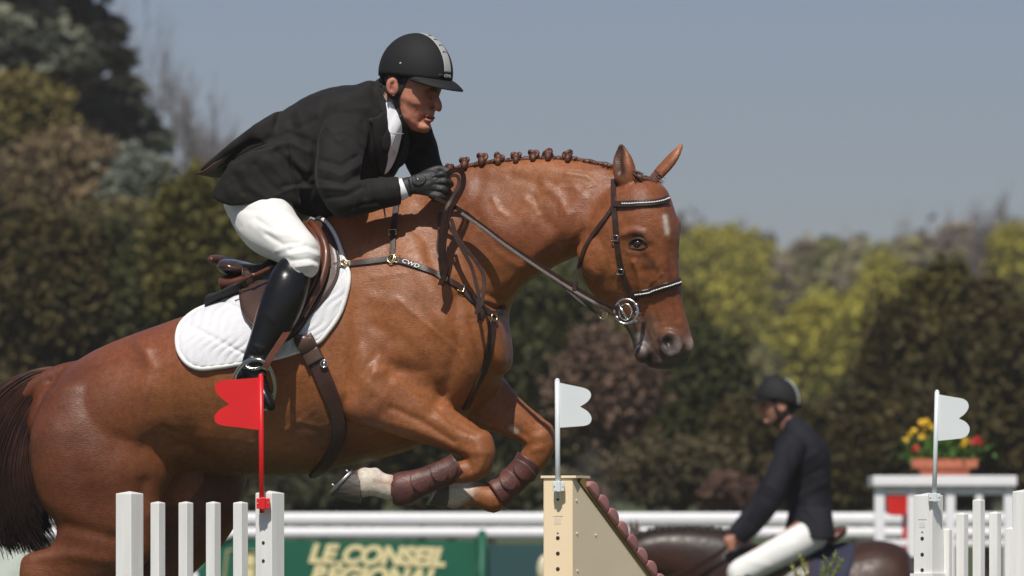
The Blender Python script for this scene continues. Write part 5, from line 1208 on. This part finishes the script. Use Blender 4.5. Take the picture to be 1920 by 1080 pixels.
# ---- boots ----
for nm, ys, sg in (('n', (-.345,-.352,-.365,-.375,-.38,-.385,-.39), 1), ('f', (.335,.335,.335,.33,.33,.33,.33), -1)):
    mb = MB()
    F = [((536,477),(586,520),.062),((520,494),(583,536),.066),((505,520),(574,566),.066),((491,555),(560,598),.062),((479,595),(541,632),.056),((468,632),(520,660),.048),((458,662),(506,680),.040),((452,684),(500,700),.040)]
    loft3(mb, [sec(a, b, hw, ys[min(i, 6)], Vector((0,-1,0)), 0, 2.2) for i, (a, b, hw) in enumerate(F)], 32, 5, .06, .4)
    limb(mb, [(470,690,ys[6],20,20),(478,708,ys[6]-.005*sg,20,20),(490,728,ys[6]-.02*sg,16,20),(500,748,ys[6]-.04*sg,13,19),(508,762,ys[6]-.055*sg,9,14)], 4, 24)
    mb.sphere(P(458,712,ys[6]+.01), (.03,.035,.035))
    bo = remesh(mb, .0042); lap(bo, 12)
    sculpt(bo, [([(460,660),(480,668),(500,664)], 4, -3.5), ([(458,672),(480,680),(498,676)], 4, 3.5), ([(456,686),(478,692),(496,688)], 3.5, -3.5), ([(475,648),(495,655)], 4, 2.5), ([(525,500),(548,520),(575,535)], 8, -2), ([(490,580),(510,600)], 8, 2), ([(500,540),(480,600),(468,650)], 3, 1.5)], True)
    b_ = link('riding_boot', bo, rider, M_blk)
    if nm == 'n':
        bvb = make_bvh(bo); mb = MB(); strap(mb, bvb, [(456,690),(468,700),(482,704),(496,702)], .016, .004, .003); mb.build('spur_strap', M_web, b_)
        mb = MB(); strap(mb, bvb, [(460,680),(462,688),(470,692),(486,690),(500,694)], .010, .004, .005); mb.build('spur', M_steel, b_)
# ---------------- jump wings ----------------
M_pvc = mat('white_painted_wood', (.83,.825,.80), .45, vscale=7, col2=(.74,.73,.69), bump=.08, bscale=14, bdist=.004, stretch=(6,6,.6))
M_hole = mat('hole_shadow', (.03,.02,.015), .9); M_tan = mat('cream_painted_wood', (.86,.68,.44), .5, vscale=4, col2=(.89,.72,.48), bump=.08, bscale=18, bdist=.004, stretch=(5,5,.6))
M_tan2 = mat('cream_side_board', (.72,.60,.42), .6, vscale=5, col2=(.76,.64,.46), bump=.1, bscale=30, bdist=.004); M_olive = mat('olive_edge', (.22,.155,.045), .6); M_pink = mat('pink_tiles', (.30,.125,.115), .6, vscale=9, col2=(.40,.19,.17))
M_redp = mat('red_plastic_flag', (.66,.012,.014), .38, var=.06); M_wflag = mat('white_plastic_flag', (.66,.70,.70), .45, var=.03); M_print = mat('faded_print', (.25,.20,.16), .7)
def dirs(phi):
    """left-face normal pointing to the camera and left; its in-plane direction to the right"""
    return Vector((-math.sin(phi), -math.cos(phi), 0)), Vector((math.cos(phi), -math.sin(phi), 0))
def post(name, px, ptop, y, s_, phi, parent, z0=.05, cap=.010, mt=None):
    n, r = dirs(phi); t = P(px, ptop, y); c = Vector((t.x, t.y, 0)); h = s_/2; mb = MB()
    z1 = t.z-cap; e = .0022
    ring_ = lambda k, z: [c+r*(a*k)-n*(b*k)+Vector((0,0,z)) for a, b in ((-1,-1),(1,-1),(1,1),(-1,1))]
    def oct_(z, hh=h):
        o = []
        for a, b in ((-1,-1),(1,-1),(1,1),(-1,1)):
            for k in (0, 1):
                first = (k == 0) ^ (a*b > 0); o.append(c+r*(a*(hh-(e if first else 0)))-n*(b*(hh-(0 if first else e)))+Vector((0,0,z)))
        return o
    vs = oct_(z0)+oct_(z1)+oct_(z1+.0025, h-.001)+[Vector((c.x, c.y, t.z))]
    fs = [(j*8+i, j*8+(i+1)%8, (j+1)*8+(i+1)%8, (j+1)*8+i) for j in range(2) for i in range(8)]+[(16+i, 16+(i+1)%8, 24) for i in range(8)]+[tuple(range(8))[::-1]]
    mb.add(vs, fs); return mb.build(name, mt or M_pvc, parent, False), c, n, r
def hole(mb, p, n, r=.0062):
    u = Vector((0,0,1)); v = n.cross(u); pts = [p+n*.0006+u*math.cos(t)*r+v*math.sin(t)*r for t in [2*math.pi*k/18 for k in range(18)]]
    mb.prism(pts, -n*.02)
def flag(name, pole_top, pole_bot, poly, y, mt, label, clamp, clamp_mt, r=.0085, group='plastic jump flags'):
    root = thing(name, label, 'flag', group); a = P(*pole_top, y); b = P(*pole_bot, y)
    mb = MB(); mb.tube([b, b.lerp(a, .5), a], r, 12); mb.sphere(a, r, 10, 6); mb.build('pole', mt, root)
    D_ = chaikin(poly, 3)
    mb = MB(); mb.prism([P(q[0], q[1], y)+Vector((0,-.002,0)) for q in D_], (0,.004,0)); mb.build('flag_sheet', mt, root, False)
    mb = MB(); (x0, y0, x1, y1) = clamp; c = P((x0+x1)/2, (y0+y1)/2, y); w_ = (x1-x0)/FK*(D0+y); h_ = (y1-y0)/FK*(D0+y)
    mb.box(c+Vector((0,-.004,0)), w_, .022, h_); mb.box(c+Vector((0,-.006,0)), w_*.34, .030, h_*1.12)
    cl = mb.build('clamp', clamp_mt, root, False); bm = cl.modifiers.new('b', 'BEVEL'); bm.width = .0015; bm.segments = 2
    for sx in (-1, 1):
        m2 = MB(); m2.sphere(c+Vector((sx*w_*.36,-.016,0)), (.0025,.002,.0025), 8, 6); m2.build('screw', M_steel, cl)
    return root
PH = R(36); YW = -.95
def wingy(px, px0, y0): return y0+(px0-px)/FK*(D0+y0)*math.tan(PH)
wl = thing('jump_wing', 'white picket jump wing on the left holding the red flag', 'jump wing', 'wings of the jumps')
n_, r_ = dirs(PH)
post('post', 243, 921, wingy(243,506,YW), .066, PH, wl)
_, pc, pn_, pr_ = post('post', 506, 920, YW, .068, PH, wl)
for px in (296,348.5,400,451): post('picket', px, 940, wingy(px,506,YW), .036, PH, wl, z0=.30, cap=.007)
for z in (.45, 1.22):
    a = Vector((pc.x, pc.y, z)); b = P(243, 1040, wingy(243,506,YW)); b.z = z; mb = MB()
    d_ = (b-a).normalized(); mb.prism([a+d_*.034+Vector((0,0,-.03))-n_*-.022*1, a+d_*.034+Vector((0,0,.03))+n_*.022, b-d_*.034+Vector((0,0,.03))+n_*.022, b-d_*.034+Vector((0,0,-.03))+n_*.022], -n_*.0035); mb.build('crosspiece', M_pvc, wl, False)
mb = MB(); mb.box((pc.x-.25, pc.y+.17, .03), .9, .5, .05, Matrix.Rotation(-PH, 3, 'Z')); mb.build('foot', M_pvc, wl, False)
mb = MB()
for py in (1018,1052,1086,1120): hole(mb, Vector((pc.x, pc.y, P(0,py,YW).z))+pn_*.034, pn_)
mb.build('pin_holes', M_hole, wl, False)
flag('flag', (489,705), (491,962), [(489,706),(487,707.5),(455,710.5),(412,713),(401,724),(408,741),(429,757),(429.5,758.5),(409,769),(400,783),(407,797),(450,801.5),(487,806.5),(489,806)], YW-.06, M_redp, 'red notched plastic flag on a red pole clamped to the left white wing', (481,934,506,954), M_redp)
# right white wing
wr = thing('jump_wing', 'white picket jump wing on the right in front of the flower stand', 'jump wing', 'wings of the jumps'); YR = -1.1
_, pc2, pn2, pr2 = post('post', 1741, 924, YR, .070, PH, wr)
post('post', 1925, 917, YR, .068, PH, wr)
for px, pt__ in ((1777,990),(1804,961),(1835,935),(1866,959),(1896,988)): post('picket', px, pt__, YR+.01, .030 if px != 1777 else .022, PH, wr, z0=.3, cap=.007)
for z in (.45, 1.20):
    mb = MB(); mb.box(((pc2.x+P(1925,0,YR).x)/2, YR+.035, z), .25, .02, .06); mb.build('crosspiece', M_pvc, wr, False)
mb = MB(); mb.box((pc2.x+.15, YR, .03), .8, .45, .05); mb.build('foot', M_pvc, wr, False)
mb = MB()
for py in (1010,1040,1069,1100): hole(mb, Vector((pc2.x, pc2.y, P(0,py,YR).z))+pn2*.035-pr2*.002, pn2, .0065)
hole(mb, Vector((pc2.x, pc2.y, P(0,998,YR).z))+pn2*.035-pr2*.002, pn2, .003); mb.build('pin_holes', M_hole, wr, False)
mb = MB()
c = Vector((pc2.x, pc2.y, P(0,1075,YR).z)); mb.prism([c+pr2*a*.043+pn2*b*.043 for a, b in ((-1,-1),(1,-1),(1,1),(-1,1))], (0,0,-.02)); mb.build('collar', M_pvc, wr, False)
def smallprint(root, c, n, r, w_, seed):
    rr = random.Random(seed); mb = MB(); x = -w_/2
    while x < w_/2:
        l = rr.uniform(.0016,.0030); h = rr.uniform(.0016,.0028); q = c+r*x+n*.0008; mb.prism([q, q+r*l, q+r*l+Vector((0,0,h)), q+Vector((0,0,h))], -n*.001); x += l+.0012
    mb.build('maker_mark', M_print, root, False)
smallprint(wr, Vector((pc2.x, pc2.y, P(0,975,YR).z))+pn2*.035-pr2*.002, pn2, pr2, .030, 3)
m2 = MB(); c = Vector((pc2.x, pc2.y, P(0,984,YR).z))+pn2*.0358-pr2*.002; m2.prism([c+pr2*a*.011+Vector((0,0,b*.009)) for a, b in ((-1,-1),(1,-1),(1,1),(-1,1))], -pn2*.001); m2.build('maker_plate', M_wflag, wr, False)
flag('flag', (1757,735), (1751.5,935), [(1757,739),(1760,739.5),(1785,744),(1811,748),(1818,762),(1810,776),(1798,784),(1798,785),(1812,791),(1820,804),(1812,821),(1785,824),(1759,826.5),(1757,826)], YR-.052, M_wflag, 'white notched plastic flag on the right white wing, before the flowers', (1741,925.5,1763,940), M_wflag, .0075)
# cream wing with sloping tiled edge
wt = thing('jump_wing', 'cream sloping jump wing with pink scalloped tiles down its edge', 'jump wing', 'wings of the jumps'); PT = R(24); YT = -.95
nT, rT = dirs(PT); sT = .104; s0T = (D0+YT)/FK; qT = -nT
c0 = P(1058, 897, YT); zt = c0.z; c0 = Vector((c0.x, c0.y, 0))
mb = MB(); mb.prism([c0+rT*a*sT/2+nT*b*sT/2+Vector((0,0,.05)) for a, b in ((-1,-1),(1,-1),(1,1),(-1,1))], (0,0,zt-.05)); pT = mb.build('post', M_tan, wt, False); bm = pT.modifiers.new('b', 'BEVEL'); bm.width = .004; bm.segments = 3
mb = MB(); mb.prism([c0+rT*a*(sT/2+.006)+nT*b*(sT/2+.006)+Vector((0,0,zt+.0005)) for a, b in ((-1,-1),(1.15,-1),(1.15,1),(-1,1))], (0,0,.008)); mb.build('cap', M_tan, wt, False)
# side board: triangle behind the post, running back and to the right
E0 = c0+rT*(sT/2)+nT*(sT/2)       # near right edge of the post
kx = (rT*.25+qT).normalized()      # direction of the board
def bp_(px, py, off=0.):           # point of the board plane seen at pixel (px,py)
    q = P(px, py, 0); d = (q-CAMP); nrm = kx.cross(Vector((0,0,1))).normalized(); t = (E0+nrm*off-CAMP).dot(nrm)/d.dot(nrm); return CAMP+d*t
tri = [bp_(1076,899), bp_(1080,899), bp_(1215,1080), bp_(1480,1436), bp_(1480,1900), bp_(1076,1900)]
for q in tri: q.z = max(q.z, .05)
nrm = kx.cross(Vector((0,0,1))).normalized(); nrm = nrm if nrm.y < 0 else -nrm
tri = [q-nrm*.0015 for q in tri]
mb = MB(); mb.prism(tri, -nrm*.03); mb.build('side_board', M_tan2, wt, False)
A0 = bp_(1086,903); A1 = bp_(1225,1092); A1 = A0+(A1-A0)*2.6; dd = (A1-A0).normalized(); up2 = nrm.cross(dd); up2 = up2 if up2.z > 0 else -up2
mb = MB(); mb.prism([A0+up2*.018+nrm*.004, A0-up2*.002+nrm*.004, A1-up2*.002+nrm*.004, A1+up2*.018+nrm*.004], -nrm*.06); mb.build('edge_strip', M_olive, wt, False)
L_ = (A1-A0).length; k = 0; t = .066
st2 = (bp_(1119,932)-bp_(1137,955)).length*1.04
while t < L_:
    mb = MB(); c = A0+dd*t+up2*.012-nrm*.02; 
    pts = [c+dd*math.cos(a)*st2*.52+up2*(math.sin(a)*st2*.50) for a in [math.pi*(i/14)*1.1-.15 for i in range(15)]]
    mb.prism(pts, nrm*.036); mb.prism([p-nrm*.035 for p in pts], nrm*.033); mb.build('tile', M_pink, wt); t += st2
for m_ in [o for o in wt.children if o.name.startswith('tile')]:
    b_ = m_.modifiers.new('b', 'BEVEL'); b_.width = .008; b_.segments = 3; b_.limit_method = 'ANGLE'
mb = MB()
for py, r__ in ((1009,.0068),(1038,.0068),(1067,.0068),(1098,.0068),(936,.0055),(1000,.003)): hole(mb, Vector((c0.x, c0.y, P(0,py,YT).z))+nT*sT/2+rT*(.0), nT, r__)
mb.build('pin_holes', M_hole, wt, False)
smallprint(wt, Vector((c0.x, c0.y, P(0,969,YT).z))+nT*(sT/2), nT, rT, .030, 7)
m2 = MB(); c = Vector((c0.x, c0.y, P(0,977,YT).z))+nT*(sT/2+.0008); m2.prism([c+rT*a*.012+Vector((0,0,b*.010)) for a, b in ((-1,-1),(1,-1),(1,1),(-1,1))], -nT*.001); m2.build('maker_plate', M_tan2, wt, False)
for px, py in ((1082,1000),(1117,1003),(1083,1070),(1081,938)):
    m2 = MB(); q = bp_(px, py); m2.sphere(q, (.003,.003,.003), 8, 6); m2.build('screw', M_tan, wt)
mb = MB(); mb.box((c0.x+.15, c0.y+.2, .03), .5, .7, .05); mb.build('foot', M_tan, wt, False)
flag('flag', (1045,714), (1046,935), [(1045,716.5),(1048,717.5),(1075,723),(1103,729),(1110,741),(1102,754),(1088,762),(1088,763),(1103,771),(1111,785),(1104,798),(1075,800),(1048,802),(1045,802)], YT-.072, M_wflag, 'white notched plastic flag on the cream wing in front of the horse knee', (1036,903,1058,921), M_wflag, .0085)
# poles of the jump between the wings (below the picture)
for z in (1.25, .95, .65, .35):
    mb = MB(); a = P(506, 1040, YW+.06); b = P(1048, 1040, YT+.08); a.z = b.z = z; d_ = (b-a).normalized(); mb.tube([a+d_*.04, b-d_*.06], .05, 16); o = mb.build('jump_pole', M_pvc)
    tag(o, {1.25:'topmost',.95:'second highest',.65:'second lowest',.35:'lowest'}[z]+' white jump pole between the left and the cream wing', 'pole', 'poles of the jump')
# ---------------- rider and horse in the background ----------------
Y2 = 13.0
M_bay = mat('dark_bay_coat', (.85,.85,.85), .45, attr=True, vscale=6, col2=(1.1,1.05,1.0), sheen=.1, spec=.35)
M_jack2 = mat('navy_black_jacket', (.009,.009,.013), .8, vscale=10, col2=(.014,.0145,.020), sheen=0, spec=.2, bump=.2, bscale=200, bdist=.002)
h2 = thing('horse', 'dark bay horse in the background carrying the rider in the black jacket', 'horse')
mb = MB(); LT2 = Vector((.12,-.99,0))
S2 = D0+Y2
def sec2(a, b, hw, yo=0., k=0., p=2.2): return sec(a, b, hw, Y2+yo, LT2, k, p)
loft3(mb, [sec2(a, b, hw) for a, b, hw in [((1712,1050),(1705,1170),.10),((1690,1024),(1680,1220),.24),((1640,1012),(1640,1235),.28),((1580,1024),(1590,1235),.29),((1510,1032),(1515,1235),.29),((1440,1022),(1440,1232),.27),((1380,1018),(1375,1210),.23),((1335,1040),(1330,1170),.14)]], 30, 4, .4, .4)
loft3(mb, [sec2(a, b, hw) for a, b, hw in [((1440,1030),(1360,1190),.15),((1370,1000),(1310,1140),.13),((1300,992),(1270,1100),.11),((1235,995),(1225,1080),.09),((1195,1005),(1200,1075),.085),((1165,1020),(1175,1075),.08)]], 26, 4)
loft3(mb, [sec2(a, b, hw) for a, b, hw in [((1192,1008),(1180,1085),.075),((1160,1022),(1150,1100),.095),((1130,1050),(1135,1115),.08),((1095,1085),(1112,1130),.06),((1065,1120),(1085,1148),.058),((1050,1142),(1068,1162),.05)]], 24, 4)
for x, yo in ((1395,-.13),(1385,.13)):
    limb(mb, [(x,1180,Y2+yo,40,32),(x-3,1250,Y2+yo,24,24),(x-3,1320,Y2+yo,17,17),(x-2,1340,Y2+yo,18,18),(x-2,1370,Y2+yo,12,13),(x-2,1440,Y2+yo,11,12),(x-3,1465,Y2+yo,15,15),(x-14,1500,Y2+yo,12,13),(x-20,1528,Y2+yo,21,20)], 3)
for x, yo in ((1670,-.15),(1650,.15)):
    limb(mb, [(x,1160,Y2+yo,55,36),(x+2,1230,Y2+yo,40,30),(x+15,1300,Y2+yo,24,20),(x+26,1335,Y2+yo,17,16),(x+12,1400,Y2+yo,12,13),(x+8,1460,Y2+yo,15,15),(x-4,1500,Y2+yo,12,13),(x-10,1528,Y2+yo,21,20)], 3)
b2 = remesh(mb, .014); lap(b2, 30, None, .6)
for py in (1,): pass
vcol(b2, (.032,.012,.007), [([(1200,1000),(1400,1030)], 30, (.020,.012,.009), 3), ([(1600,1010),(1712,1040)], 14, (.020,.010,.006), 3), ([(1640,1100)], 70, (.060,.022,.010), 3,.8), ([(1250,1060)], 40, (.045,.016,.009), 3,.8)], False)
coat_extra(M_bay); link('body', b2, h2, M_bay); B2V = make_bvh(b2)
M_mane2 = mat('dark_mane', (.012,.008,.007), .5, vscale=50, col2=(.030,.018,.014), bump=.6, bscale=150)
for i in range(13):
    px = 1190+i*14.5; py = np.interp(px, [1165,1195,1235,1300,1370,1440], [1018,1003,993,990,998,1024]); mb = MB(); c = P(px, py, Y2-.01)
    mb.sphere(c, (.026,.022,.020), 10, 7); mb.sphere(c+Vector((.01,-.012,-.022)), (.015,.014,.018), 8, 6); mb.build('mane_braid', M_mane2, h2)
for (ex, ey) in ((1186,1003),(1196,1002)):
    mb = MB(); a = P(ex, ey+10, Y2+(-.05 if ex < 1190 else .05)); mb.add([*[a+Vector((math.cos(t)*.03, math.sin(t)*.02, 0)) for t in [2*math.pi*k/8 for k in range(8)]], a+Vector((-.01,-.01,.12))], [(k,(k+1)%8,8) for k in range(8)]); mb.build('ear', M_bay, h2)
me_ = [o for o in h2.children if o.name.startswith('ear')]
for o in me_:
    at = o.data.color_attributes.new('col', 'FLOAT_COLOR', 'POINT'); at.data.foreach_set('color', [.04,.02,.012,1]*len(o.data.vertices))
mb = MB()
for i in range(160):
    r0 = random.Random(i); x = 1712+r0.uniform(-6,4); mb.tube([P(x,1050+r0.uniform(-6,10),Y2+r0.uniform(-.04,.04)), P(x+12+r0.uniform(-5,8),1120,Y2+r0.uniform(-.06,.06)), P(x+10+r0.uniform(-12,14),1260,Y2+r0.uniform(-.08,.08)), P(x+6+r0.uniform(-10,10),1380+r0.uniform(-30,10),Y2+r0.uniform(-.06,.06))], .006, 4, cap=False)
mb.build('tail', M_mane2, h2)
r2 = thing('person', 'rider in dark jacket and black helmet sitting on the dark bay horse in the background', 'person')
y2 = Y2
mb = MB()
loft3(mb, [fsec(*s, y=y2, ang=R(-8)) for s in [((1446,722),(1482,722),14),((1432,738),(1490,738),24),((1427,756),(1490,758),28),((1430,770),(1484,772),26),((1436,783),(1478,784),22),((1441,792),(1464,792),16)]], 28, 4, .7, .5)
limb(mb, [(1429,756,y2,4,6),(1424,766,y2,4,6),(1423,771,y2,5,7)], 4, 12); mb.sphere(P(1434,780,y2), (.02,.03,.02)); mb.sphere(P(1441,790,y2), (.03,.035,.025)); mb.sphere(P(1467,763,y2-.085), (.022,.012,.034))
limb(mb, [(1468,775,y2,18,18),(1476,795,y2,18,20),(1484,812,y2,18,20)], 3)
loft3(mb, [sec2(a, b, hw) for a, b, hw in [((1476,815),(1510,812),.09),((1465,850),(1540,850),.14),((1478,930),(1545,920),.12),((1492,985),(1540,990),.12)]], 24, 4)
limb(mb, [(1490,830,y2-.17,16,17),(1455,900,y2-.24,14,14),(1438,950,y2-.25,12,12),(1400,995,y2-.22,9,9),(1385,1008,y2-.2,9,7)], 3)
limb(mb, [(1490,830,y2+.17,16,17),(1450,910,y2+.22,14,14),(1415,960,y2+.22,12,12),(1385,1000,y2+.2,9,9),(1372,1012,y2+.15,9,7)], 3)
for sg in (-1, 1):
    ys__ = y2+sg*.0
    limb(mb, [(1525,990,ys__+sg*.10,28,28),(1460,1030,ys__+sg*.26,24,24),(1385,1075,ys__+sg*.31,20,20),(1400,1130,ys__+sg*.33,16,16),(1425,1190,ys__+sg*.33,11,12),(1405,1205,ys__+sg*.34,8,10),(1385,1207,ys__+sg*.35,7,9)], 3)
def hand2(mb, ox, oy, y, sg):
    limb(mb, [(ox,oy,y,8,7),(ox-8,oy+7,y,11,6),(ox-17,oy+12,y,11,6)], 3, 12)
    for i in range(4): limb(mb, [(ox-15+i*2,oy+5+i*5.5,y-.008*sg,3.6,3.8),(ox-22+i*2,oy+9+i*5.5,y+.004*sg,3.6,3.8),(ox-20+i*2,oy+13+i*5,y+.022*sg,3.2,3.4)], 2, 8)
    limb(mb, [(ox-6,oy,y+.005,4,4),(ox-17,oy-1,y+.01,3.6,3.6),(ox-25,oy+3,y+.01,3,3)], 2, 8)
hand2(mb, 1383, 1007, y2-.2, 1); hand2(mb, 1370, 1010, y2+.15, -1)
q2 = remesh(mb, .0062); lap(q2, 8)
sculpt(q2, [([(1433,761)], 5, -7), ([(1430,752),(1440,751)], 3, 4), ([(1430,784),(1438,785)], 1.5, -5), ([(1467,763)], 3, -8)])
vcol(q2, (.36,.17,.115), [([(1427,768),(1432,782)], 6, (.45,.15,.10), 3, .7), ([(1433,759)], 4, (.10,.05,.04), 3, .7), ([(1440,790)], 8, (.30,.16,.12), 3, .6)])
link('body', q2, r2, M_skin); BQ = make_bvh(q2)
mb = MB(); e, n = hitf(BQ, 1433, 761); mb.sphere(e+Vector((0,.006,0)), .010); mb.build('eye', M_iris, r2)
mb = MB()
for poly, c in (([(1470,742),(1494,742),(1496,760),(1488,776),(1478,770),(1476,755)], (1485,756)),):
    D_ = dens(poly+[poly[0]], 4)[:-1]; vs = []; k = len(D_)
    for s_ in np.linspace(0, 1, 5):
        for q in D_: l, nn = hitf(BQ, c[0]+(q[0]-c[0])*s_, c[1]+(q[1]-c[1])*s_); vs.append(l+nn*.006*(1-s_**4))
    mb.add(vs, [(a*k+j, (a+1)*k+j, (a+1)*k+(j+1)%k, a*k+(j+1)%k) for a in range(4) for j in range(k)])
mb.build('hair', M_hair2, r2)
# helmet
s2 = S2/FK; hc = P(1460,746,y2); mb = MB(); vs = []; nu, nv = 32, 12
def hp2(az, el, r=1.): return hc+Vector((-math.cos(az)*43*s2*math.cos(el)*r, -math.sin(az)*36*s2*math.cos(el)*r, math.sin(el)*45*s2*r+(math.cos(az)*.012-.01)))
for j in range(nv):
    for i in range(nu): az = 2*math.pi*i/nu; e0 = R(-4)-R(14)*max(0, -math.cos(az)); vs.append(hp2(az, e0+(R(89.5)-e0)*j/(nv-1)))
for i in range(nu): vs.append(hp2(2*math.pi*i/nu, R(10), .85))
mb.add(vs, [(j*nu+i, j*nu+(i+1)%nu, (j+1)*nu+(i+1)%nu, (j+1)*nu+i) for j in range(nv-1) for i in range(nu)]+[(nv*nu+i, nv*nu+(i+1)%nu, (i+1)%nu, i) for i in range(nu)]+[tuple((nv-1)*nu+i for i in range(nu))])
hm2 = mb.build('helmet', M_helm, r2)
mb = MB(); vs = []
for th_ in (0, 1):
    for k in range(4):
        for i in range(17):
            az = R(-70)+R(140)*i/16; v = hp2(az, R(-2), .98)+Vector((-1,0,-.12))*(20*s2*max(0,math.cos(az*1.2))*k/3); v.z -= th_*.008; vs.append(v)
mb.add(vs, [(k*17+i, k*17+i+1, (k+1)*17+i+1, (k+1)*17+i) for k in range(3) for i in range(16)]+[(68+k*17+i, 68+(k+1)*17+i, 68+(k+1)*17+i+1, 68+k*17+i+1) for k in range(3) for i in range(16)]+[(51+i, 52+i, 120+i, 119+i) for i in range(16)]); mb.build('peak', M_helm, hm2)
mb = MB(); ps = [hp2(R(148), R(-8+78*i/19), 1.01) for i in range(20)]; mb.ribbon(ps, [(p-hc).normalized() for p in ps], .022, .002); mb.build('stripe', M_strip, hm2)
mb = MB(); strap(mb, BQ, [(1450,748),(1455,765),(1460,778),(1464,786)], .018, .004, .004); strap(mb, BQ, [(1488,756),(1478,772),(1466,778),(1460,786),(1450,794)], .018, .004, .006); mb.build('chin_strap', M_web, hm2)
# jacket
mb = MB()
loft3(mb, [sec2(a, b, hw, 0, 0, 2.3) for a, b, hw in [((1466,790),(1497,782),.08),((1462,812),(1525,806),.17),((1452,848),(1552,842),.22),((1462,890),(1557,890),.20),((1472,930),(1556,930),.18),((1480,958),(1558,962),.21),((1476,985),(1560,990),.27),((1478,1008),(1562,1012),.30)]], 32, 4, .2, .05)
limb(mb, [(1490,832,y2-.18,26,26),(1462,890,y2-.25,26,24),(1442,940,y2-.27,23,22),(1410,985,y2-.24,19,18),(1386,1008,y2-.21,15,15)], 4, 20, .5, .05)
limb(mb, [(1490,832,y2+.18,26,26),(1455,900,y2+.22,24,24),(1425,950,y2+.23,21,20),(1390,990,y2+.2,18,17),(1374,1006,y2+.16,14,15)], 4, 20, .5, .05)
j2 = remesh(mb, .009); lap(j2, 12)
sculpt(j2, [([(1480,840),(1485,900),(1478,950)], 5, -8), ([(1500,900),(1540,880)], 6, -6), ([(1500,930),(1548,905)], 6, 6), ([(1490,948),(1550,950)], 5, -7), ([(1505,960),(1530,990),(1532,1010)], 4, -8), ([(1500,820),(1540,850)], 5, -4), ([(1500,870),(1530,850)], 6, 5), ([(1430,930),(1455,945)], 5, -5), ([(1440,910),(1465,925)], 5, 5), ([(1400,975),(1420,990)], 4, -4), ([(1520,900),(1520,940)], 5, -5)])
link('jacket', j2, r2, M_jack2)
mb = MB()
for sg in (-1, 1): limb(mb, [(1525,1000,y2+sg*.12,32,34),(1482,1024,y2+sg*.24,30,32),(1430,1052,y2+sg*.30,27,28),(1385,1077,y2+sg*.32,25,25),(1388,1095,y2+sg*.33,22,22)], 4, 24)
loft3(mb, [sec2(a, b, hw, 0, 0, 2.4) for a, b, hw in [((1495,965),(1542,965),.11),((1492,985),(1548,988),.14),((1490,1015),(1550,1015),.15)]], 24, 3)
w2 = remesh(mb, .010); lap(w2, 16); sculpt(w2, [([(1440,1020),(1490,1010)], 5, -4), ([(1400,1050),(1440,1060)], 6, 3)]); link('breeches', w2, r2, M_white)
for sg in (-1, 1):
    mb = MB(); limb(mb, [(1388,1082,y2+sg*.33,26,24),(1402,1130,y2+sg*.335,22,22),(1424,1185,y2+sg*.34,15,16),(1418,1203,y2+sg*.34,13,14),(1385,1209,y2+sg*.35,9,11)], 4, 20, .1, .8); mb.build('riding_boot', M_blk, r2)
# saddle, cloth and reins of the background pair
BB2 = make_bvh(b2)
c2 = drape('saddle_cloth', BB2, [(1450,1040),(1500,1028),(1560,1022),(1602,1020),(1596,1070),(1570,1120),(1500,1125),(1440,1110)], (1520,1070), .012, mat('navy_cloth', (.018,.020,.045), .85, var=.2), None, 12, 80, off=.006, sink=.01)
tag(c2, 'dark navy saddle cloth on the background horse', 'saddle pad')
sd2 = thing('saddle', 'reddish brown saddle under the background rider', 'saddle'); mb = MB()
loft3(mb, [sec2(a, b, hw, 0, 0, 2.5) for a, b, hw in [((1580,988),(1578,1006),.12),((1565,990),(1560,1018),.17),((1535,1004),(1532,1030),.16),((1490,1012),(1490,1036),.12),((1455,1002),(1452,1034),.09)]], 24, 4); mb.build('seat', M_red, sd2)
drape('flap', BB2, [(1520,1028),(1490,1025),(1450,1040),(1425,1080),(1440,1120),(1490,1125),(1520,1090)], (1480,1075), .012, M_flap, sd2, 8, 60, off=.022, sink=.02)
bd2 = thing('bridle', 'brown leather bridle and reins of the background horse', 'bridle')
for sg in (-1, 1):
    mb = MB(); pts = [P(1368,1022,y2+sg*.18), P(1330,1048,y2+sg*.17), P(1250,1085,y2+sg*.15), P(1090,1122,y2+sg*.085)]; mb.ribbon([Vector(q) for q in catmull([tuple(p) for p in pts], 5)], [Vector((0,-1,.2))]*16, .020, .004); mb.build('rein', M_rein, bd2)
for pts in ([(1178,1020),(1160,1050),(1120,1095),(1090,1122)], [(1105,1082),(1100,1105),(1095,1135)], [(1172,1030),(1165,1060),(1158,1092)], [(1170,1022),(1158,1020)]):
    mb = MB(); strap(mb, BB2, pts, .022, .005, .004); mb.build('strap', M_dk, bd2)
# feathery green sprig growing before the background horse
rr = random.Random(8); sp = thing('sprig', 'feathery light green sprig in front of the background horse', 'plant'); yS = 5.5
b0 = P(1530, 1040, yS); sp.location = (b0.x, yS, 0); M_sprig = mat('sprig_green', (.22,.25,.05), .6, var=.3, vscale=20)
for (x0, x1, yt_) in ((1520,1500,1042),(1535,1548,1048),(1545,1578,1052),(1512,1484,1062),(1540,1566,1040)):
    a = Vector((0,0,0)); t_ = P(x1, yt_, yS)-Vector((b0.x, yS, 0)); m_ = P(x0, 1110, yS)-Vector((b0.x, yS, 0)); mb = MB(); pts = [a, m_*.5, m_, (m_+t_)/2, t_]; mb.tube(pts, [.006,.004,.003,.002,.001], 5)
    for i in range(110):
        f = rr.uniform(0, 1); q = m_.lerp(t_, f); u = (t_-m_).normalized()+Vector((rr.uniform(-1.1,1.1), rr.uniform(-1.1,1.1), rr.uniform(-.1,.4))); mb.tube([q, q+u.normalized()*rr.uniform(.010,.030)], [.0024,.0012], 4, cap=False)
    mb.build('stem', M_sprig, sp)
